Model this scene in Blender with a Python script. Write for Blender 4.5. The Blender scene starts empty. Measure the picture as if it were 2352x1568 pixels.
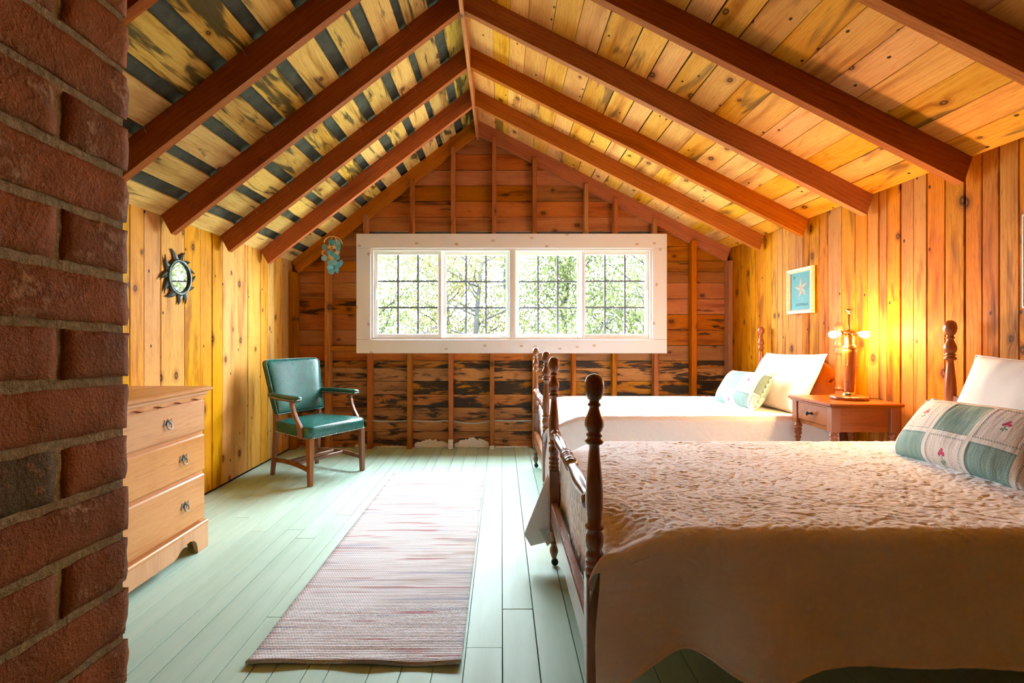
import bpy, bmesh, math, random
from mathutils import Vector, Matrix, noise, Euler
random.seed(7)
S = bpy.context.scene
COL = S.collection

# ------------------------------------------------------------------ camera
F_PX, VPX, VPY, CAM_H = 1140.0, 1152.0, 769.0, 1.12      # focal length and vanishing point in a 2352 x 1568 frame
cam_d = bpy.data.cameras.new('camera')
cam_d.sensor_fit = 'HORIZONTAL'; cam_d.sensor_width = 36.0
cam_d.lens = 36.0 * F_PX / 2352.0
cam_d.shift_x = (1176.0 - VPX) / 2352.0
cam_d.shift_y = (VPY - 784.0) / 2352.0
cam_d.clip_start = 0.02
cam = bpy.data.objects.new('camera', cam_d); COL.objects.link(cam)
cam.location = (0, 0, CAM_H); cam.rotation_euler = (math.pi / 2, 0, 0)
S.camera = cam

# ------------------------------------------------------------------ light and exposure
SKY = 88.0
BULB = 1150.0
w = bpy.data.worlds.new('sky'); S.world = w; w.use_nodes = True
bg = w.node_tree.nodes['Background']
bg.inputs['Color'].default_value = (0.78, 0.89, 1.0, 1); bg.inputs['Strength'].default_value = SKY
S.view_settings.view_transform = 'Standard'; S.view_settings.look = 'None'
S.view_settings.gamma = 1.0; S.view_settings.use_curve_mapping = False
S.view_settings.exposure = 0.0
S.cycles.use_denoising = True
S.cycles.max_bounces = 8; S.cycles.diffuse_bounces = 5; S.cycles.glossy_bounces = 3
S.cycles.use_adaptive_sampling = True; S.cycles.adaptive_threshold = 0.2; S.cycles.adaptive_min_samples = 16
S.cycles.caustics_reflective = False; S.cycles.caustics_refractive = False; S.cycles.blur_glossy = 0.5
S.cycles.transparent_max_bounces = 16
S.cycles.sample_clamp_indirect = 8.0
portal = bpy.data.lights.new('window_portal', 'AREA'); portal.shape = 'RECTANGLE'
portal.size = 2.72; portal.size_y = 0.86; portal.cycles.is_portal = True
po = bpy.data.objects.new('window_portal', portal); COL.objects.link(po)
po.location = (0.10, 5.03, 1.52); po.rotation_euler = (-math.pi / 2, 0, 0)   # faces into the room

# ------------------------------------------------------------------ helpers
def finish(o, label=None, cat=None, group=None, kind=None):
    if label: o['label'] = label
    if cat: o['category'] = cat
    if group: o['group'] = group
    if kind: o['kind'] = kind
    return o

def empty(name, loc=(0, 0, 0), rz=0.0, label=None, cat=None, group=None, kind=None):
    o = bpy.data.objects.new(name, None); COL.objects.link(o)
    o.empty_display_size = 0.05
    o.location = loc; o.rotation_euler = (0, 0, rz)
    return finish(o, label, cat, group, kind)

class MB:
    """collects shapes into one mesh"""
    def __init__(s): s.v = []; s.f = []; s.sm = []
    def add(s, vs, fs, smooth=False, M=None):
        b = len(s.v)
        for p in vs:
            p = Vector(p)
            s.v.append(M @ p if M else p)
        for f in fs: s.f.append([i + b for i in f]); s.sm.append(smooth)
        return s
    def box(s, x0, x1, y0, y1, z0, z1, M=None, ch=0.0):
        if ch <= 0:
            v = [(x0,y0,z0),(x1,y0,z0),(x1,y1,z0),(x0,y1,z0),(x0,y0,z1),(x1,y0,z1),(x1,y1,z1),(x0,y1,z1)]
            return s.add(v, [(0,3,2,1),(4,5,6,7),(0,1,5,4),(1,2,6,5),(2,3,7,6),(3,0,4,7)], False, M)
        c = ch
        v = []; idx = {}
        xs = (x0, x1); ys = (y0, y1); zs = (z0, z1)
        for i in (0,1):
            for j in (0,1):
                for k in (0,1):
                    sx, sy, sz = (1,-1)[i], (1,-1)[j], (1,-1)[k]
                    for a in range(3):
                        p = [xs[i]+sx*c, ys[j]+sy*c, zs[k]+sz*c]
                        p[a] = (xs[i], ys[j], zs[k])[a]
                        idx[(i,j,k,a)] = len(v); v.append(p)
        f = []
        I = idx
        for i in (0,1):
            q = [I[(i,0,0,0)],I[(i,1,0,0)],I[(i,1,1,0)],I[(i,0,1,0)]]; f.append(q if i else q[::-1])
            q = [I[(0,i,0,1)],I[(0,i,1,1)],I[(1,i,1,1)],I[(1,i,0,1)]]; f.append(q if i else q[::-1])
            q = [I[(0,0,i,2)],I[(1,0,i,2)],I[(1,1,i,2)],I[(0,1,i,2)]]; f.append(q if i else q[::-1])
        for j in (0,1):
            for k in (0,1):
                f.append([I[(0,j,k,1)],I[(1,j,k,1)],I[(1,j,k,2)],I[(0,j,k,2)]])
                f.append([I[(j,0,k,0)],I[(j,1,k,0)],I[(j,1,k,2)],I[(j,0,k,2)]])
                f.append([I[(j,k,0,0)],I[(j,k,1,0)],I[(j,k,1,1)],I[(j,k,0,1)]])
        for i in (0,1):
            for j in (0,1):
                for k in (0,1): f.append([I[(i,j,k,0)],I[(i,j,k,1)],I[(i,j,k,2)]])
        return s.add(v, f, False, M)
    def lathe(s, prof, n=24, M=None, smooth=True, cap=True):
        v = []; f = []
        for r, z in prof:
            for i in range(n):
                a = 2*math.pi*i/n; v.append((r*math.cos(a), r*math.sin(a), z))
        for k in range(len(prof)-1):
            for i in range(n):
                j = (i+1) % n; f.append((k*n+i, k*n+j, (k+1)*n+j, (k+1)*n+i))
        s.add(v, f, smooth, M)
        if cap:
            b = len(s.v) - len(v)
            s.f.append([b+i for i in range(n)][::-1]); s.sm.append(False)
            s.f.append([b+(len(prof)-1)*n+i for i in range(n)]); s.sm.append(False)
        return s
    def tube(s, pts, r, n=8, closed=False, smooth=True, M=None):
        pts = [Vector(p) for p in pts]; v = []; f = []; m = len(pts)
        up = Vector((0,0,1)); prev = None
        for k, p in enumerate(pts):
            if closed: t = pts[(k+1) % m] - pts[k-1]
            else: t = pts[min(k+1,m-1)] - pts[max(k-1,0)]
            t.normalize()
            if prev is None:
                a = t.cross(up)
                if a.length < 1e-3: a = t.cross(Vector((1,0,0)))
            else:
                a = prev - t * prev.dot(t)
            a.normalize(); prev = a; b = t.cross(a)
            rr = r[k] if isinstance(r, (list, tuple)) else r
            for i in range(n):
                q = 2*math.pi*i/n; v.append(p + a*(rr*math.cos(q)) + b*(rr*math.sin(q)))
        for k in range(m if closed else m-1):
            for i in range(n):
                j = (i+1) % n; k2 = (k+1) % m
                f.append((k*n+i, k*n+j, k2*n+j, k2*n+i))
        if not closed:
            f.append(list(range(n))[::-1]); f.append([(m-1)*n+i for i in range(n)])
        return s.add(v, f, smooth, M)
    def prism(s, outline, d0, d1, M=None, smooth=False):
        """outline in local XY, extruded along local Z"""
        n = len(outline)
        v = [(x,y,d0) for x,y in outline] + [(x,y,d1) for x,y in outline]
        f = [list(range(n))[::-1], list(range(n,2*n))] + [(i,(i+1)%n,n+(i+1)%n,n+i) for i in range(n)]
        return s.add(v, f, smooth, M)
    def sphere(s, c, r, n=12, m=8, sc=(1,1,1), M=None):
        c = Vector(c); v = [c + Vector((0,0,-r*sc[2]))]; f = []
        for k in range(1,m):
            t = math.pi*k/m
            for i in range(n):
                a = 2*math.pi*i/n
                v.append(c + Vector((r*sc[0]*math.sin(t)*math.cos(a), r*sc[1]*math.sin(t)*math.sin(a), -r*sc[2]*math.cos(t))))
        v.append(c + Vector((0,0,r*sc[2])))
        for i in range(n): f.append((0, 1+(i+1)%n, 1+i))
        for k in range(m-2):
            for i in range(n):
                f.append((1+k*n+i, 1+k*n+(i+1)%n, 1+(k+1)*n+(i+1)%n, 1+(k+1)*n+i))
        e = len(v)-1; b = 1+(m-2)*n
        for i in range(n): f.append((b+i, b+(i+1)%n, e))
        return s.add(v, f, True, M)
    def build(s, name, mat, parent=None, M=None, fix=False):
        me = bpy.data.meshes.new(name)
        me.from_pydata([tuple(p) for p in s.v], [], s.f)
        me.polygons.foreach_set('use_smooth', s.sm)
        if fix:
            bm = bmesh.new(); bm.from_mesh(me); bmesh.ops.recalc_face_normals(bm, faces=bm.faces); bm.to_mesh(me); bm.free()
        me.update()
        if mat: me.materials.append(mat)
        o = bpy.data.objects.new(name, me); COL.objects.link(o)
        if parent: o.parent = parent
        if M is not None: o.matrix_local = M
        return o

def frame(c, ax, ay, az):
    ax, ay, az = Vector(ax).normalized(), Vector(ay).normalized(), Vector(az).normalized()
    return Matrix(((ax.x,ay.x,az.x,c[0]),(ax.y,ay.y,az.y,c[1]),(ax.z,ay.z,az.z,c[2]),(0,0,0,1)))

def board(name, mat, parent, L, W, T, M, ch=0.0025):
    """local X is the length, Y the width, Z the thickness"""
    return MB().box(-L/2, L/2, -W/2, W/2, -T/2, T/2, ch=min(ch, T*0.3, W*0.2)).build(name, mat, parent, M)

# ------------------------------------------------------------------ materials
class NT:
    def __init__(s, name):
        s.m = bpy.data.materials.new(name); s.m.use_nodes = True
        s.t = s.m.node_tree; s.t.nodes.clear()
        s.out = s.t.nodes.new('ShaderNodeOutputMaterial')
        s.b = s.t.nodes.new('ShaderNodeBsdfPrincipled')
        s.t.links.new(s.b.outputs[0], s.out.inputs[0])
    def put(s, sock, v):
        if isinstance(v, bpy.types.NodeSocket): s.t.links.new(v, sock)
        elif v is not None:
            if sock.type == 'RGBA' and len(v) == 3: v = (*v, 1)
            sock.default_value = v
    def math(s, op, a, b=None, c=None, clamp=False):
        n = s.t.nodes.new('ShaderNodeMath'); n.operation = op; n.use_clamp = clamp
        for i, x in enumerate((a, b, c)):
            if x is not None: s.put(n.inputs[i], x)
        return n.outputs[0]
    def comb(s, x=0.0, y=0.0, z=0.0):
        n = s.t.nodes.new('ShaderNodeCombineXYZ')
        for i, q in enumerate((x, y, z)): s.put(n.inputs[i], q)
        return n.outputs[0]
    def sep(s, v):
        n = s.t.nodes.new('ShaderNodeSeparateXYZ'); s.put(n.inputs[0], v); return n.outputs
    def vmath(s, op, a, b):
        n = s.t.nodes.new('ShaderNodeVectorMath'); n.operation = op
        s.put(n.inputs[0], a); s.put(n.inputs[1], b); return n.outputs[0]
    def noise(s, v, scale=1.0, detail=2.0, rough=0.5, dist=0.0):
        n = s.t.nodes.new('ShaderNodeTexNoise')
        s.put(n.inputs['Vector'], v); n.inputs['Scale'].default_value = scale; n.inputs['Detail'].default_value = detail
        n.inputs['Roughness'].default_value = rough; n.inputs['Distortion'].default_value = dist
        return n.outputs['Fac']
    def voro(s, v, scale=1.0, feat='F1', rnd=1.0):
        n = s.t.nodes.new('ShaderNodeTexVoronoi'); n.feature = feat; n.voronoi_dimensions = '2D'
        s.put(n.inputs['Vector'], v); n.inputs['Scale'].default_value = scale; n.inputs['Randomness'].default_value = rnd
        return n.outputs
    def rng(s, v, a, b, c=0.0, d=1.0, smooth=True):
        n = s.t.nodes.new('ShaderNodeMapRange'); n.interpolation_type = 'SMOOTHSTEP' if smooth else 'LINEAR'
        for i, x in enumerate((v, a, b, c, d)): s.put(n.inputs[i], x)
        return n.outputs[0]
    def mix(s, f, a, b, mode='MIX'):
        n = s.t.nodes.new('ShaderNodeMix'); n.data_type = 'RGBA'; n.blend_type = mode
        s.put(n.inputs[0], f); s.put(n.inputs[6], a); s.put(n.inputs[7], b); return n.outputs[2]
    def hsv(s, c, h=0.5, sa=1.0, v=1.0):
        n = s.t.nodes.new('ShaderNodeHueSaturation')
        s.put(n.inputs['Hue'], h); s.put(n.inputs['Saturation'], sa); s.put(n.inputs['Value'], v); s.put(n.inputs['Color'], c)
        return n.outputs[0]
    def obj(s):
        return s.t.nodes.new('ShaderNodeTexCoord').outputs['Object']
    def rand(s):
        return s.t.nodes.new('ShaderNodeObjectInfo').outputs['Random']
    def bump(s, h, strength=0.3, dist=0.01):
        n = s.t.nodes.new('ShaderNodeBump'); n.inputs['Strength'].default_value = strength; n.inputs['Distance'].default_value = dist
        s.put(n.inputs['Height'], h); s.t.links.new(n.outputs[0], s.b.inputs['Normal'])
    def set(s, **k):
        for a, v in k.items(): s.put(s.b.inputs[a.replace('_', ' ')], v)
        return s.m

def srgb(r, g, b):
    f = lambda c: (c/255/12.92) if c/255 <= 0.04045 else ((c/255+0.055)/1.055)**2.4
    return (f(r), f(g), f(b))

def wood(name, light, mid, dark, axis='X', knots=1.0, knot_col=(0.05,0.02,0.008), stain=0.0, stain_col=(0.02,0.018,0.014),
         stain_th=0.55, rough=0.45, vv=0.25, hv=0.008, bump=0.25, grain=1.0, coat=0.0, stain_sc=(1.6, 9.0), pins=0.0, spec=0.3, knot_sc=(4.4, 6.4), blotch=1.0):
    N = NT(name)
    o = N.sep(N.obj()); r = N.rand()
    ax = {'X': (0,1,2), 'Y': (1,0,2), 'Z': (2,0,1)}[axis]
    L, W, T = (o[i] for i in ax)
    L = N.math('ADD', L, N.math('MULTIPLY', r, 53.0)); W = N.math('ADD', W, N.math('MULTIPLY', r, 17.3))
    r2 = N.math('FRACT', N.math('MULTIPLY', r, 71.7)); r3 = N.math('FRACT', N.math('MULTIPLY', r, 313.1))
    vo = N.voro(N.comb(N.math('MULTIPLY', L, knot_sc[0]), N.math('MULTIPLY', W, knot_sc[1]), 0.0))
    cr = N.sep(vo['Color'])
    skip = N.math('GREATER_THAN', cr[0], 0.19 * knots)
    size = N.rng(cr[1], 0.0, 1.0, 0.6, 1.5, False)
    d = N.math('ADD', N.math('DIVIDE', vo['Distance'], size), N.math('MULTIPLY', skip, 3.0))
    warp = N.rng(d, 0.0, 0.30, 1.0, 0.0)
    G = N.math('ADD', N.math('MULTIPLY_ADD', T, 0.75, W), N.math('MULTIPLY', warp, 0.03))
    wob = N.noise(N.comb(N.math('MULTIPLY', L, 0.9), N.math('MULTIPLY', W, 5.0), T), 1.0, 2.0)
    band = N.math('SINE', N.math('ADD', N.math('MULTIPLY', G, 330.0), N.math('MULTIPLY', wob, 60.0)))
    band = N.rng(band, -0.2, 1.0)
    fine = N.noise(N.comb(N.math('MULTIPLY', L, 5.0), N.math('MULTIPLY', G, 160.0), N.math('MULTIPLY', T, 160.0)), 1.0, 3.0, 0.6)
    tone = N.noise(N.comb(N.math('MULTIPLY', L, 1.3), N.math('MULTIPLY', G, 11.0), N.math('MULTIPLY', T, 11.0)), 1.0, 3.0, 0.55)
    f = N.math('ADD', N.math('MULTIPLY', N.rng(fine, 0.3, 0.7), 0.35*grain), N.math('MULTIPLY', band, 0.30*grain))
    f = N.math('ADD', f, N.rng(tone, 0.35, 0.7, 0.0, 0.5), clamp=True)
    c = N.mix(f, light, mid)
    c = N.mix(N.rng(tone, 0.54, 0.74, 0.0, 0.85*blotch), c, dark)
    blot = N.noise(N.comb(N.math('MULTIPLY', L, 3.5), N.math('MULTIPLY', W, 9.0), N.math('MULTIPLY', r, 40.0)), 1.0, 3.0, 0.65)
    c = N.mix(N.rng(blot, 0.50, 0.72, 0.0, 0.6*blotch), c, mid)
    c = N.mix(N.rng(blot, 0.28, 0.42, 0.35, 0.0), c, light)
    c = N.mix(N.rng(N.noise(N.comb(N.math('MULTIPLY', L, 14.0), N.math('MULTIPLY', G, 260.0), T), 1.0, 2.0), 0.58, 0.70, 0.0, 0.55), c, dark)
    c = N.mix(N.rng(d, 0.06, 0.22, 0.45, 0.0), c, dark)
    ring = N.math('MULTIPLY', N.rng(N.math('SINE', N.math('MULTIPLY', d, 150.0)), -0.2, 0.9, 0.0, 0.5), N.rng(d, 0.09, 0.24, 1.0, 0.0))
    c = N.mix(ring, c, dark)
    if stain > 0:
        sn = N.noise(N.comb(N.math('MULTIPLY', L, stain_sc[0]), N.math('MULTIPLY', W, stain_sc[1]), N.math('MULTIPLY', r2, 9.0)), 1.0, 3.0, 0.65, 0.6)
        sn = N.math('ADD', sn, N.rng(r3, 0.0, 1.0, -0.07, 0.07, False))
        c = N.mix(N.rng(sn, stain_th, stain_th+0.13, 0.0, stain), c, stain_col)
    c = N.mix(N.rng(d, 0.06, 0.10, 0.9, 0.0), c, knot_col)
    c = N.mix(N.rng(d, 0.0, 0.05, 0.55, 0.0), c, mid)
    if pins > 0:
        pv = N.voro(N.comb(N.math('MULTIPLY', L, 9.0), N.math('MULTIPLY', W, 14.0), 0.0))
        pk = N.math('MULTIPLY', N.rng(pv['Distance'], 0.07, 0.11, 1.0, 0.0), N.math('LESS_THAN', N.sep(pv['Color'])[0], 0.09*pins))
        c = N.mix(pk, c, knot_col)
    c = N.hsv(c, N.rng(r2, 0.0, 1.0, 0.5-hv, 0.5+hv, False), N.rng(r3, 0.0, 1.0, 0.9, 1.1, False), N.rng(r, 0.0, 1.0, 1-vv, 1+vv, False))
    N.put(N.b.inputs['Base Color'], c)
    N.put(N.b.inputs['Roughness'], N.rng(fine, 0.2, 0.8, rough-0.08, rough+0.1))
    N.b.inputs['Specular IOR Level'].default_value = spec
    N.b.inputs['Coat Weight'].default_value = coat; N.b.inputs['Coat Roughness'].default_value = 0.18
    N.bump(N.math('ADD', N.math('MULTIPLY', fine, 0.5), N.math('MULTIPLY', band, 0.25)), bump, 0.003)
    return N.m

def plain(name, col, rough=0.5, metal=0.0, spec=0.4, nz=0.0, nscale=40.0, bump=0.0, coat=0.0):
    N = NT(name)
    if nz > 0 or bump > 0:
        n = N.noise(N.obj(), nscale, 3.0, 0.6)
        c = N.mix(N.rng(n, 0.3, 0.7), tuple(x*(1-nz) for x in col), tuple(min(1, x*(1+nz)) for x in col))
        N.put(N.b.inputs['Base Color'], c)
        if bump > 0: N.bump(n, bump, 0.004)
    else: N.put(N.b.inputs['Base Color'], col)
    N.b.inputs['Specular IOR Level'].default_value = spec
    N.b.inputs['Coat Weight'].default_value = coat
    return N.set(Roughness=rough, Metallic=metal)

M = {}
M['wall_pine'] = wood('varnished_pine', (0.54,0.212,0.026), (0.40,0.124,0.011), (0.13,0.027,0.003), knots=1.5, stain=0.6, stain_col=(0.11,0.026,0.003),
                      stain_th=0.565, rough=0.5, vv=0.16, hv=0.008, pins=0.8, spec=0.08)
M['left_pine'] = wood('light_pine', (0.70,0.36,0.050), (0.57,0.245,0.026), (0.30,0.09,0.009), knots=1.5, stain=0.6, stain_col=(0.22,0.07,0.008),
                      stain_th=0.575, rough=0.5, vv=0.12, hv=0.008, pins=0.9, spec=0.08)
M['gable'] = wood('gable_sheathing', (0.42,0.145,0.026), (0.31,0.085,0.013), (0.14,0.032,0.006), knots=1.1, stain=0.95, stain_col=(0.016,0.012,0.008),
                  stain_th=0.60, rough=0.5, vv=0.24, stain_sc=(2.2, 15.0), spec=0.12)
M['gable_dark'] = wood('water_stained_sheathing', (0.46,0.19,0.05), (0.30,0.10,0.022), (0.12,0.035,0.01), knots=1.1, stain=0.95, stain_col=(0.022,0.018,0.014),
                       stain_th=0.465, rough=0.5, vv=0.2, stain_sc=(3.2, 14.0), spec=0.12)
M['stud'] = wood('stud_pine', (0.46,0.17,0.038), (0.34,0.10,0.02), (0.17,0.045,0.009), knots=0.7, rough=0.5, vv=0.18, spec=0.12)
M['rafter'] = wood('rafter_wood', (0.42,0.125,0.020), (0.30,0.072,0.010), (0.13,0.028,0.005), axis='Y', knots=0.0, rough=0.65, vv=0.12, bump=0.5, spec=0.15, blotch=0.35)
M['roof_right'] = wood('roof_boards_golden', (0.78,0.44,0.11), (0.64,0.29,0.055), (0.33,0.11,0.018), knots=1.15, stain=0.8, stain_col=(0.13,0.07,0.028),
                       stain_th=0.585, rough=0.55, vv=0.22, stain_sc=(1.4, 6.0), pins=0.8, spec=0.08)
M['roof_left'] = wood('roof_boards_mottled', (0.74,0.52,0.17), (0.56,0.31,0.07), (0.26,0.11,0.02), knots=1.1, stain=0.92, stain_col=(0.06,0.045,0.018),
                      stain_th=0.52, rough=0.6, vv=0.24, stain_sc=(2.2, 13.0), spec=0.08)
M['tar'] = plain('roofing_felt', (0.055,0.058,0.042), 0.8, nz=0.35, nscale=14, bump=0.3)
M['maple'] = wood('dresser_maple', (0.70,0.36,0.15), (0.62,0.29,0.105), (0.50,0.20,0.065), axis='Y', knots=0.0, rough=0.38, vv=0.03, hv=0.0, grain=0.6, bump=0.08, coat=0.15)
M['bed'] = wood('dark_bed_wood', (0.30,0.095,0.020), (0.185,0.052,0.010), (0.07,0.018,0.004), axis='Z', knots=0.0, rough=0.28, vv=0.05, hv=0.0, bump=0.05, coat=0.5, grain=0.7, spec=0.5)
M['bedY'] = wood('dark_bed_wood_rail', (0.30,0.095,0.020), (0.185,0.052,0.010), (0.07,0.018,0.004), axis='Y', knots=0.0, rough=0.28, vv=0.05, hv=0.0, bump=0.05, coat=0.5, grain=0.7, spec=0.5)
M['bedX'] = wood('dark_bed_wood_side', (0.30,0.095,0.020), (0.185,0.052,0.010), (0.07,0.018,0.004), axis='X', knots=0.0, rough=0.28, vv=0.05, hv=0.0, bump=0.05, coat=0.5, grain=0.7, spec=0.5)
M['headboard'] = wood('orange_bed_wood', (0.42,0.13,0.03), (0.33,0.085,0.018), (0.18,0.04,0.008), axis='Y', knots=0.0, rough=0.3, vv=0.04, hv=0.0, bump=0.05, coat=0.4, grain=0.6)
M['headpost'] = wood('orange_bed_post_wood', (0.36,0.10,0.025), (0.26,0.065,0.014), (0.12,0.028,0.006), axis='Z', knots=0.0, rough=0.28, vv=0.04, hv=0.0, bump=0.05, coat=0.5, grain=0.6)
M['night'] = wood('nightstand_wood', (0.30,0.085,0.022), (0.22,0.058,0.013), (0.13,0.030,0.007), axis='X', knots=0.0, rough=0.33, vv=0.04, hv=0.0, bump=0.06, coat=0.3, grain=0.6)
M['nightZ'] = wood('nightstand_leg_wood', (0.30,0.085,0.022), (0.22,0.058,0.013), (0.13,0.030,0.007), axis='Z', knots=0.0, rough=0.33, vv=0.04, hv=0.0, bump=0.06, coat=0.3, grain=0.6)
M['chairwood'] = wood('armchair_wood', (0.28,0.10,0.035), (0.19,0.06,0.018), (0.08,0.025,0.008), axis='Z', knots=0.0, rough=0.35, vv=0.06, hv=0.0, bump=0.08, coat=0.3)
M['white_metal'] = plain('white_vinyl', (0.80,0.80,0.78), 0.4)
M['bar'] = plain('grey_grille', (0.15,0.18,0.23), 0.5)
M['brass'] = plain('brass', (0.83,0.58,0.25), 0.22, metal=1.0)
M['pewter'] = plain('aged_pull_metal', (0.30,0.27,0.22), 0.4, metal=0.9, nz=0.3)
M['black'] = plain('black_knob', (0.03,0.03,0.03), 0.3, metal=0.6)
M['steel'] = plain('nail_steel', (0.45,0.42,0.38), 0.35, metal=0.9)
M['cable'] = plain('grey_cable', (0.42,0.46,0.47), 0.5)
M['cord'] = plain('dark_cord', (0.04,0.025,0.015), 0.5)
M['plaster'] = plain('flaking_plaster', (0.78,0.72,0.64), 0.8, nz=0.15, nscale=60, bump=0.6)
M['linen'] = plain('pillow_linen', (0.86,0.83,0.79), 0.8, nz=0.02, nscale=300, bump=0.15)
M['ticking'] = plain('mattress_cloth', (0.62,0.48,0.36), 0.85, nz=0.06, nscale=80)
M['mirror'] = plain('mirror_glass', (0.93,0.95,0.93), 0.02, metal=1.0)

def m_floor():
    N = NT('mint_painted_boards')
    o = N.obj(); r = N.rand()
    v = N.vmath('ADD', o, N.comb(N.math('MULTIPLY', r, 31.0), r, 0.0))
    n = N.noise(N.vmath('MULTIPLY', v, (1.0, 8.0, 1.0)), 2.0, 4.0, 0.6)
    n2 = N.noise(v, 90.0, 3.0, 0.7)
    c = N.mix(N.rng(n, 0.3, 0.7), (0.41,0.58,0.465), (0.47,0.635,0.525))
    c = N.mix(N.rng(n2, 0.74, 0.80, 0.0, 0.35), c, (0.20,0.24,0.17))
    sc = N.noise(N.vmath('MULTIPLY', v, (7.0, 60.0, 1.0)), 1.0, 2.0, 0.5, 1.5)
    c = N.mix(N.rng(sc, 0.70, 0.76, 0.0, 0.25), c, (0.62,0.72,0.62))
    c = N.hsv(c, 0.5, 1.0, N.rng(r, 0.0, 1.0, 0.95, 1.05, False))
    N.put(N.b.inputs['Base Color'], c)
    N.put(N.b.inputs['Roughness'], N.rng(n, 0.2, 0.8, 0.42, 0.55))
    N.b.inputs['Specular IOR Level'].default_value = 0.2
    N.bump(N.math('ADD', N.math('MULTIPLY', n, 0.8), N.math('MULTIPLY', n2, 0.12)), 0.25, 0.004)
    return N.m
M['floor'] = m_floor()

def m_casing():
    N = NT('white_painted_knotty_casing')
    o = N.sep(N.obj()); r = N.rand()
    L = N.math('ADD', o[0], N.math('MULTIPLY', r, 9.0)); W = N.math('ADD', o[1], N.math('MULTIPLY', r, 5.0))
    vo = N.voro(N.comb(N.math('MULTIPLY', L, 5.5), N.math('MULTIPLY', W, 8.0), 0.0))
    d = N.math('ADD', vo['Distance'], N.math('MULTIPLY', N.math('GREATER_THAN', N.sep(vo['Color'])[0], 0.5), 3.0))
    ring = N.math('MULTIPLY', N.rng(d, 0.03, 0.05), N.rng(d, 0.075, 0.10, 1.0, 0.0))
    c = N.mix(N.math('MULTIPLY', ring, 0.85), (0.78,0.77,0.79), (0.36,0.19,0.05))
    c = N.mix(N.rng(d, 0.0, 0.04, 0.55, 0.0), c, (0.45,0.28,0.12))
    fine = N.noise(N.comb(N.math('MULTIPLY', L, 4.0), N.math('MULTIPLY', W, 120.0), 0.0), 1.0, 2.0)
    c = N.mix(N.rng(fine, 0.55, 0.8, 0.0, 0.12), c, (0.6,0.5,0.42))
    N.put(N.b.inputs['Base Color'], c)
    N.bump(fine, 0.08, 0.002)
    return N.set(Roughness=0.45)
M['casing'] = m_casing()

def m_glass(name, tint=(1,1,1), glossy=0.12):
    N = NT(name); t = N.t
    t.nodes.remove(N.b)
    tr = t.nodes.new('ShaderNodeBsdfTransparent'); tr.inputs[0].default_value = (*tint, 1)
    gl = t.nodes.new('ShaderNodeBsdfGlossy'); gl.inputs['Roughness'].default_value = 0.02
    fr = t.nodes.new('ShaderNodeFresnel'); fr.inputs[0].default_value = 1.45
    mx = t.nodes.new('ShaderNodeMixShader')
    t.links.new(fr.outputs[0], mx.inputs[0]); t.links.new(tr.outputs[0], mx.inputs[1]); t.links.new(gl.outputs[0], mx.inputs[2])
    t.links.new(mx.outputs[0], N.out.inputs[0])
    return N.m
M['glass'] = m_glass('window_glass', (0.97,0.985,0.98))

def m_brick(dark=False):
    N = NT('smoke_dark_brick' if dark else 'old_red_brick')
    o = N.obj(); r = N.rand()
    r2 = N.math('FRACT', N.math('MULTIPLY', r, 91.3)); r3 = N.math('FRACT', N.math('MULTIPLY', r, 517.9))
    v = N.vmath('ADD', o, N.comb(N.math('MULTIPLY', r, 40.0), N.math('MULTIPLY', r2, 40.0), 0.0))
    n = N.noise(v, 14.0, 5.0, 0.6); n2 = N.noise(v, 70.0, 4.0, 0.65); n3 = N.noise(v, 260.0, 2.0, 0.6)
    base = N.mix(r2, (0.43,0.165,0.055), (0.31,0.128,0.048))
    if dark: base = (0.12,0.105,0.055)
    c = N.mix(N.rng(n, 0.35, 0.7), base, N.mix(0.55, base, (0.12,0.055,0.025)))
    c = N.mix(N.rng(n2, 0.56, 0.72, 0.0, 0.6), c, (0.46,0.20,0.085))
    c = N.mix(N.math('MULTIPLY', N.rng(n, 0.57, 0.66), N.rng(n2, 0.44, 0.60, 0.0, 0.75)), c, (0.55,0.38,0.22))
    c = N.mix(N.rng(n3, 0.68, 0.78, 0.0, 0.6), c, (0.06,0.025,0.012))
    N.put(N.b.inputs['Base Color'], c)
    N.bump(N.math('ADD', n2, N.math('MULTIPLY', n3, 0.5)), 0.7, 0.006)
    N.b.inputs['Specular IOR Level'].default_value = 0.25
    return N.set(Roughness=0.75)
M['brick'] = m_brick(); M['brick_dark'] = m_brick(True)
def m_mortar():
    N = NT('grey_mortar'); v = N.obj()
    n = N.noise(v, 120.0, 4.0, 0.7); n2 = N.noise(v, 18.0, 3.0)
    c = N.mix(N.rng(n, 0.3, 0.7), (0.28,0.265,0.16), (0.47,0.44,0.28))
    c = N.mix(N.rng(n2, 0.5, 0.75, 0.0, 0.5), c, (0.34,0.27,0.12))
    N.put(N.b.inputs['Base Color'], c); N.bump(n, 0.9, 0.006)
    return N.set(Roughness=0.85)
M['mortar'] = m_mortar()

def m_quilt():
    N = NT('white_matelasse_quilt'); v = N.obj()
    stip = N.noise(v, 160.0, 3.0, 0.6, 0.5)
    N.bump(stip, 0.5, 0.004)
    N.put(N.b.inputs['Base Color'], (0.93,0.915,0.935))
    N.b.inputs['Sheen Weight'].default_value = 0.35
    N.b.inputs['Sheen Roughness'].default_value = 0.4
    return N.set(Roughness=0.75)
M['quilt'] = m_quilt()

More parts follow.
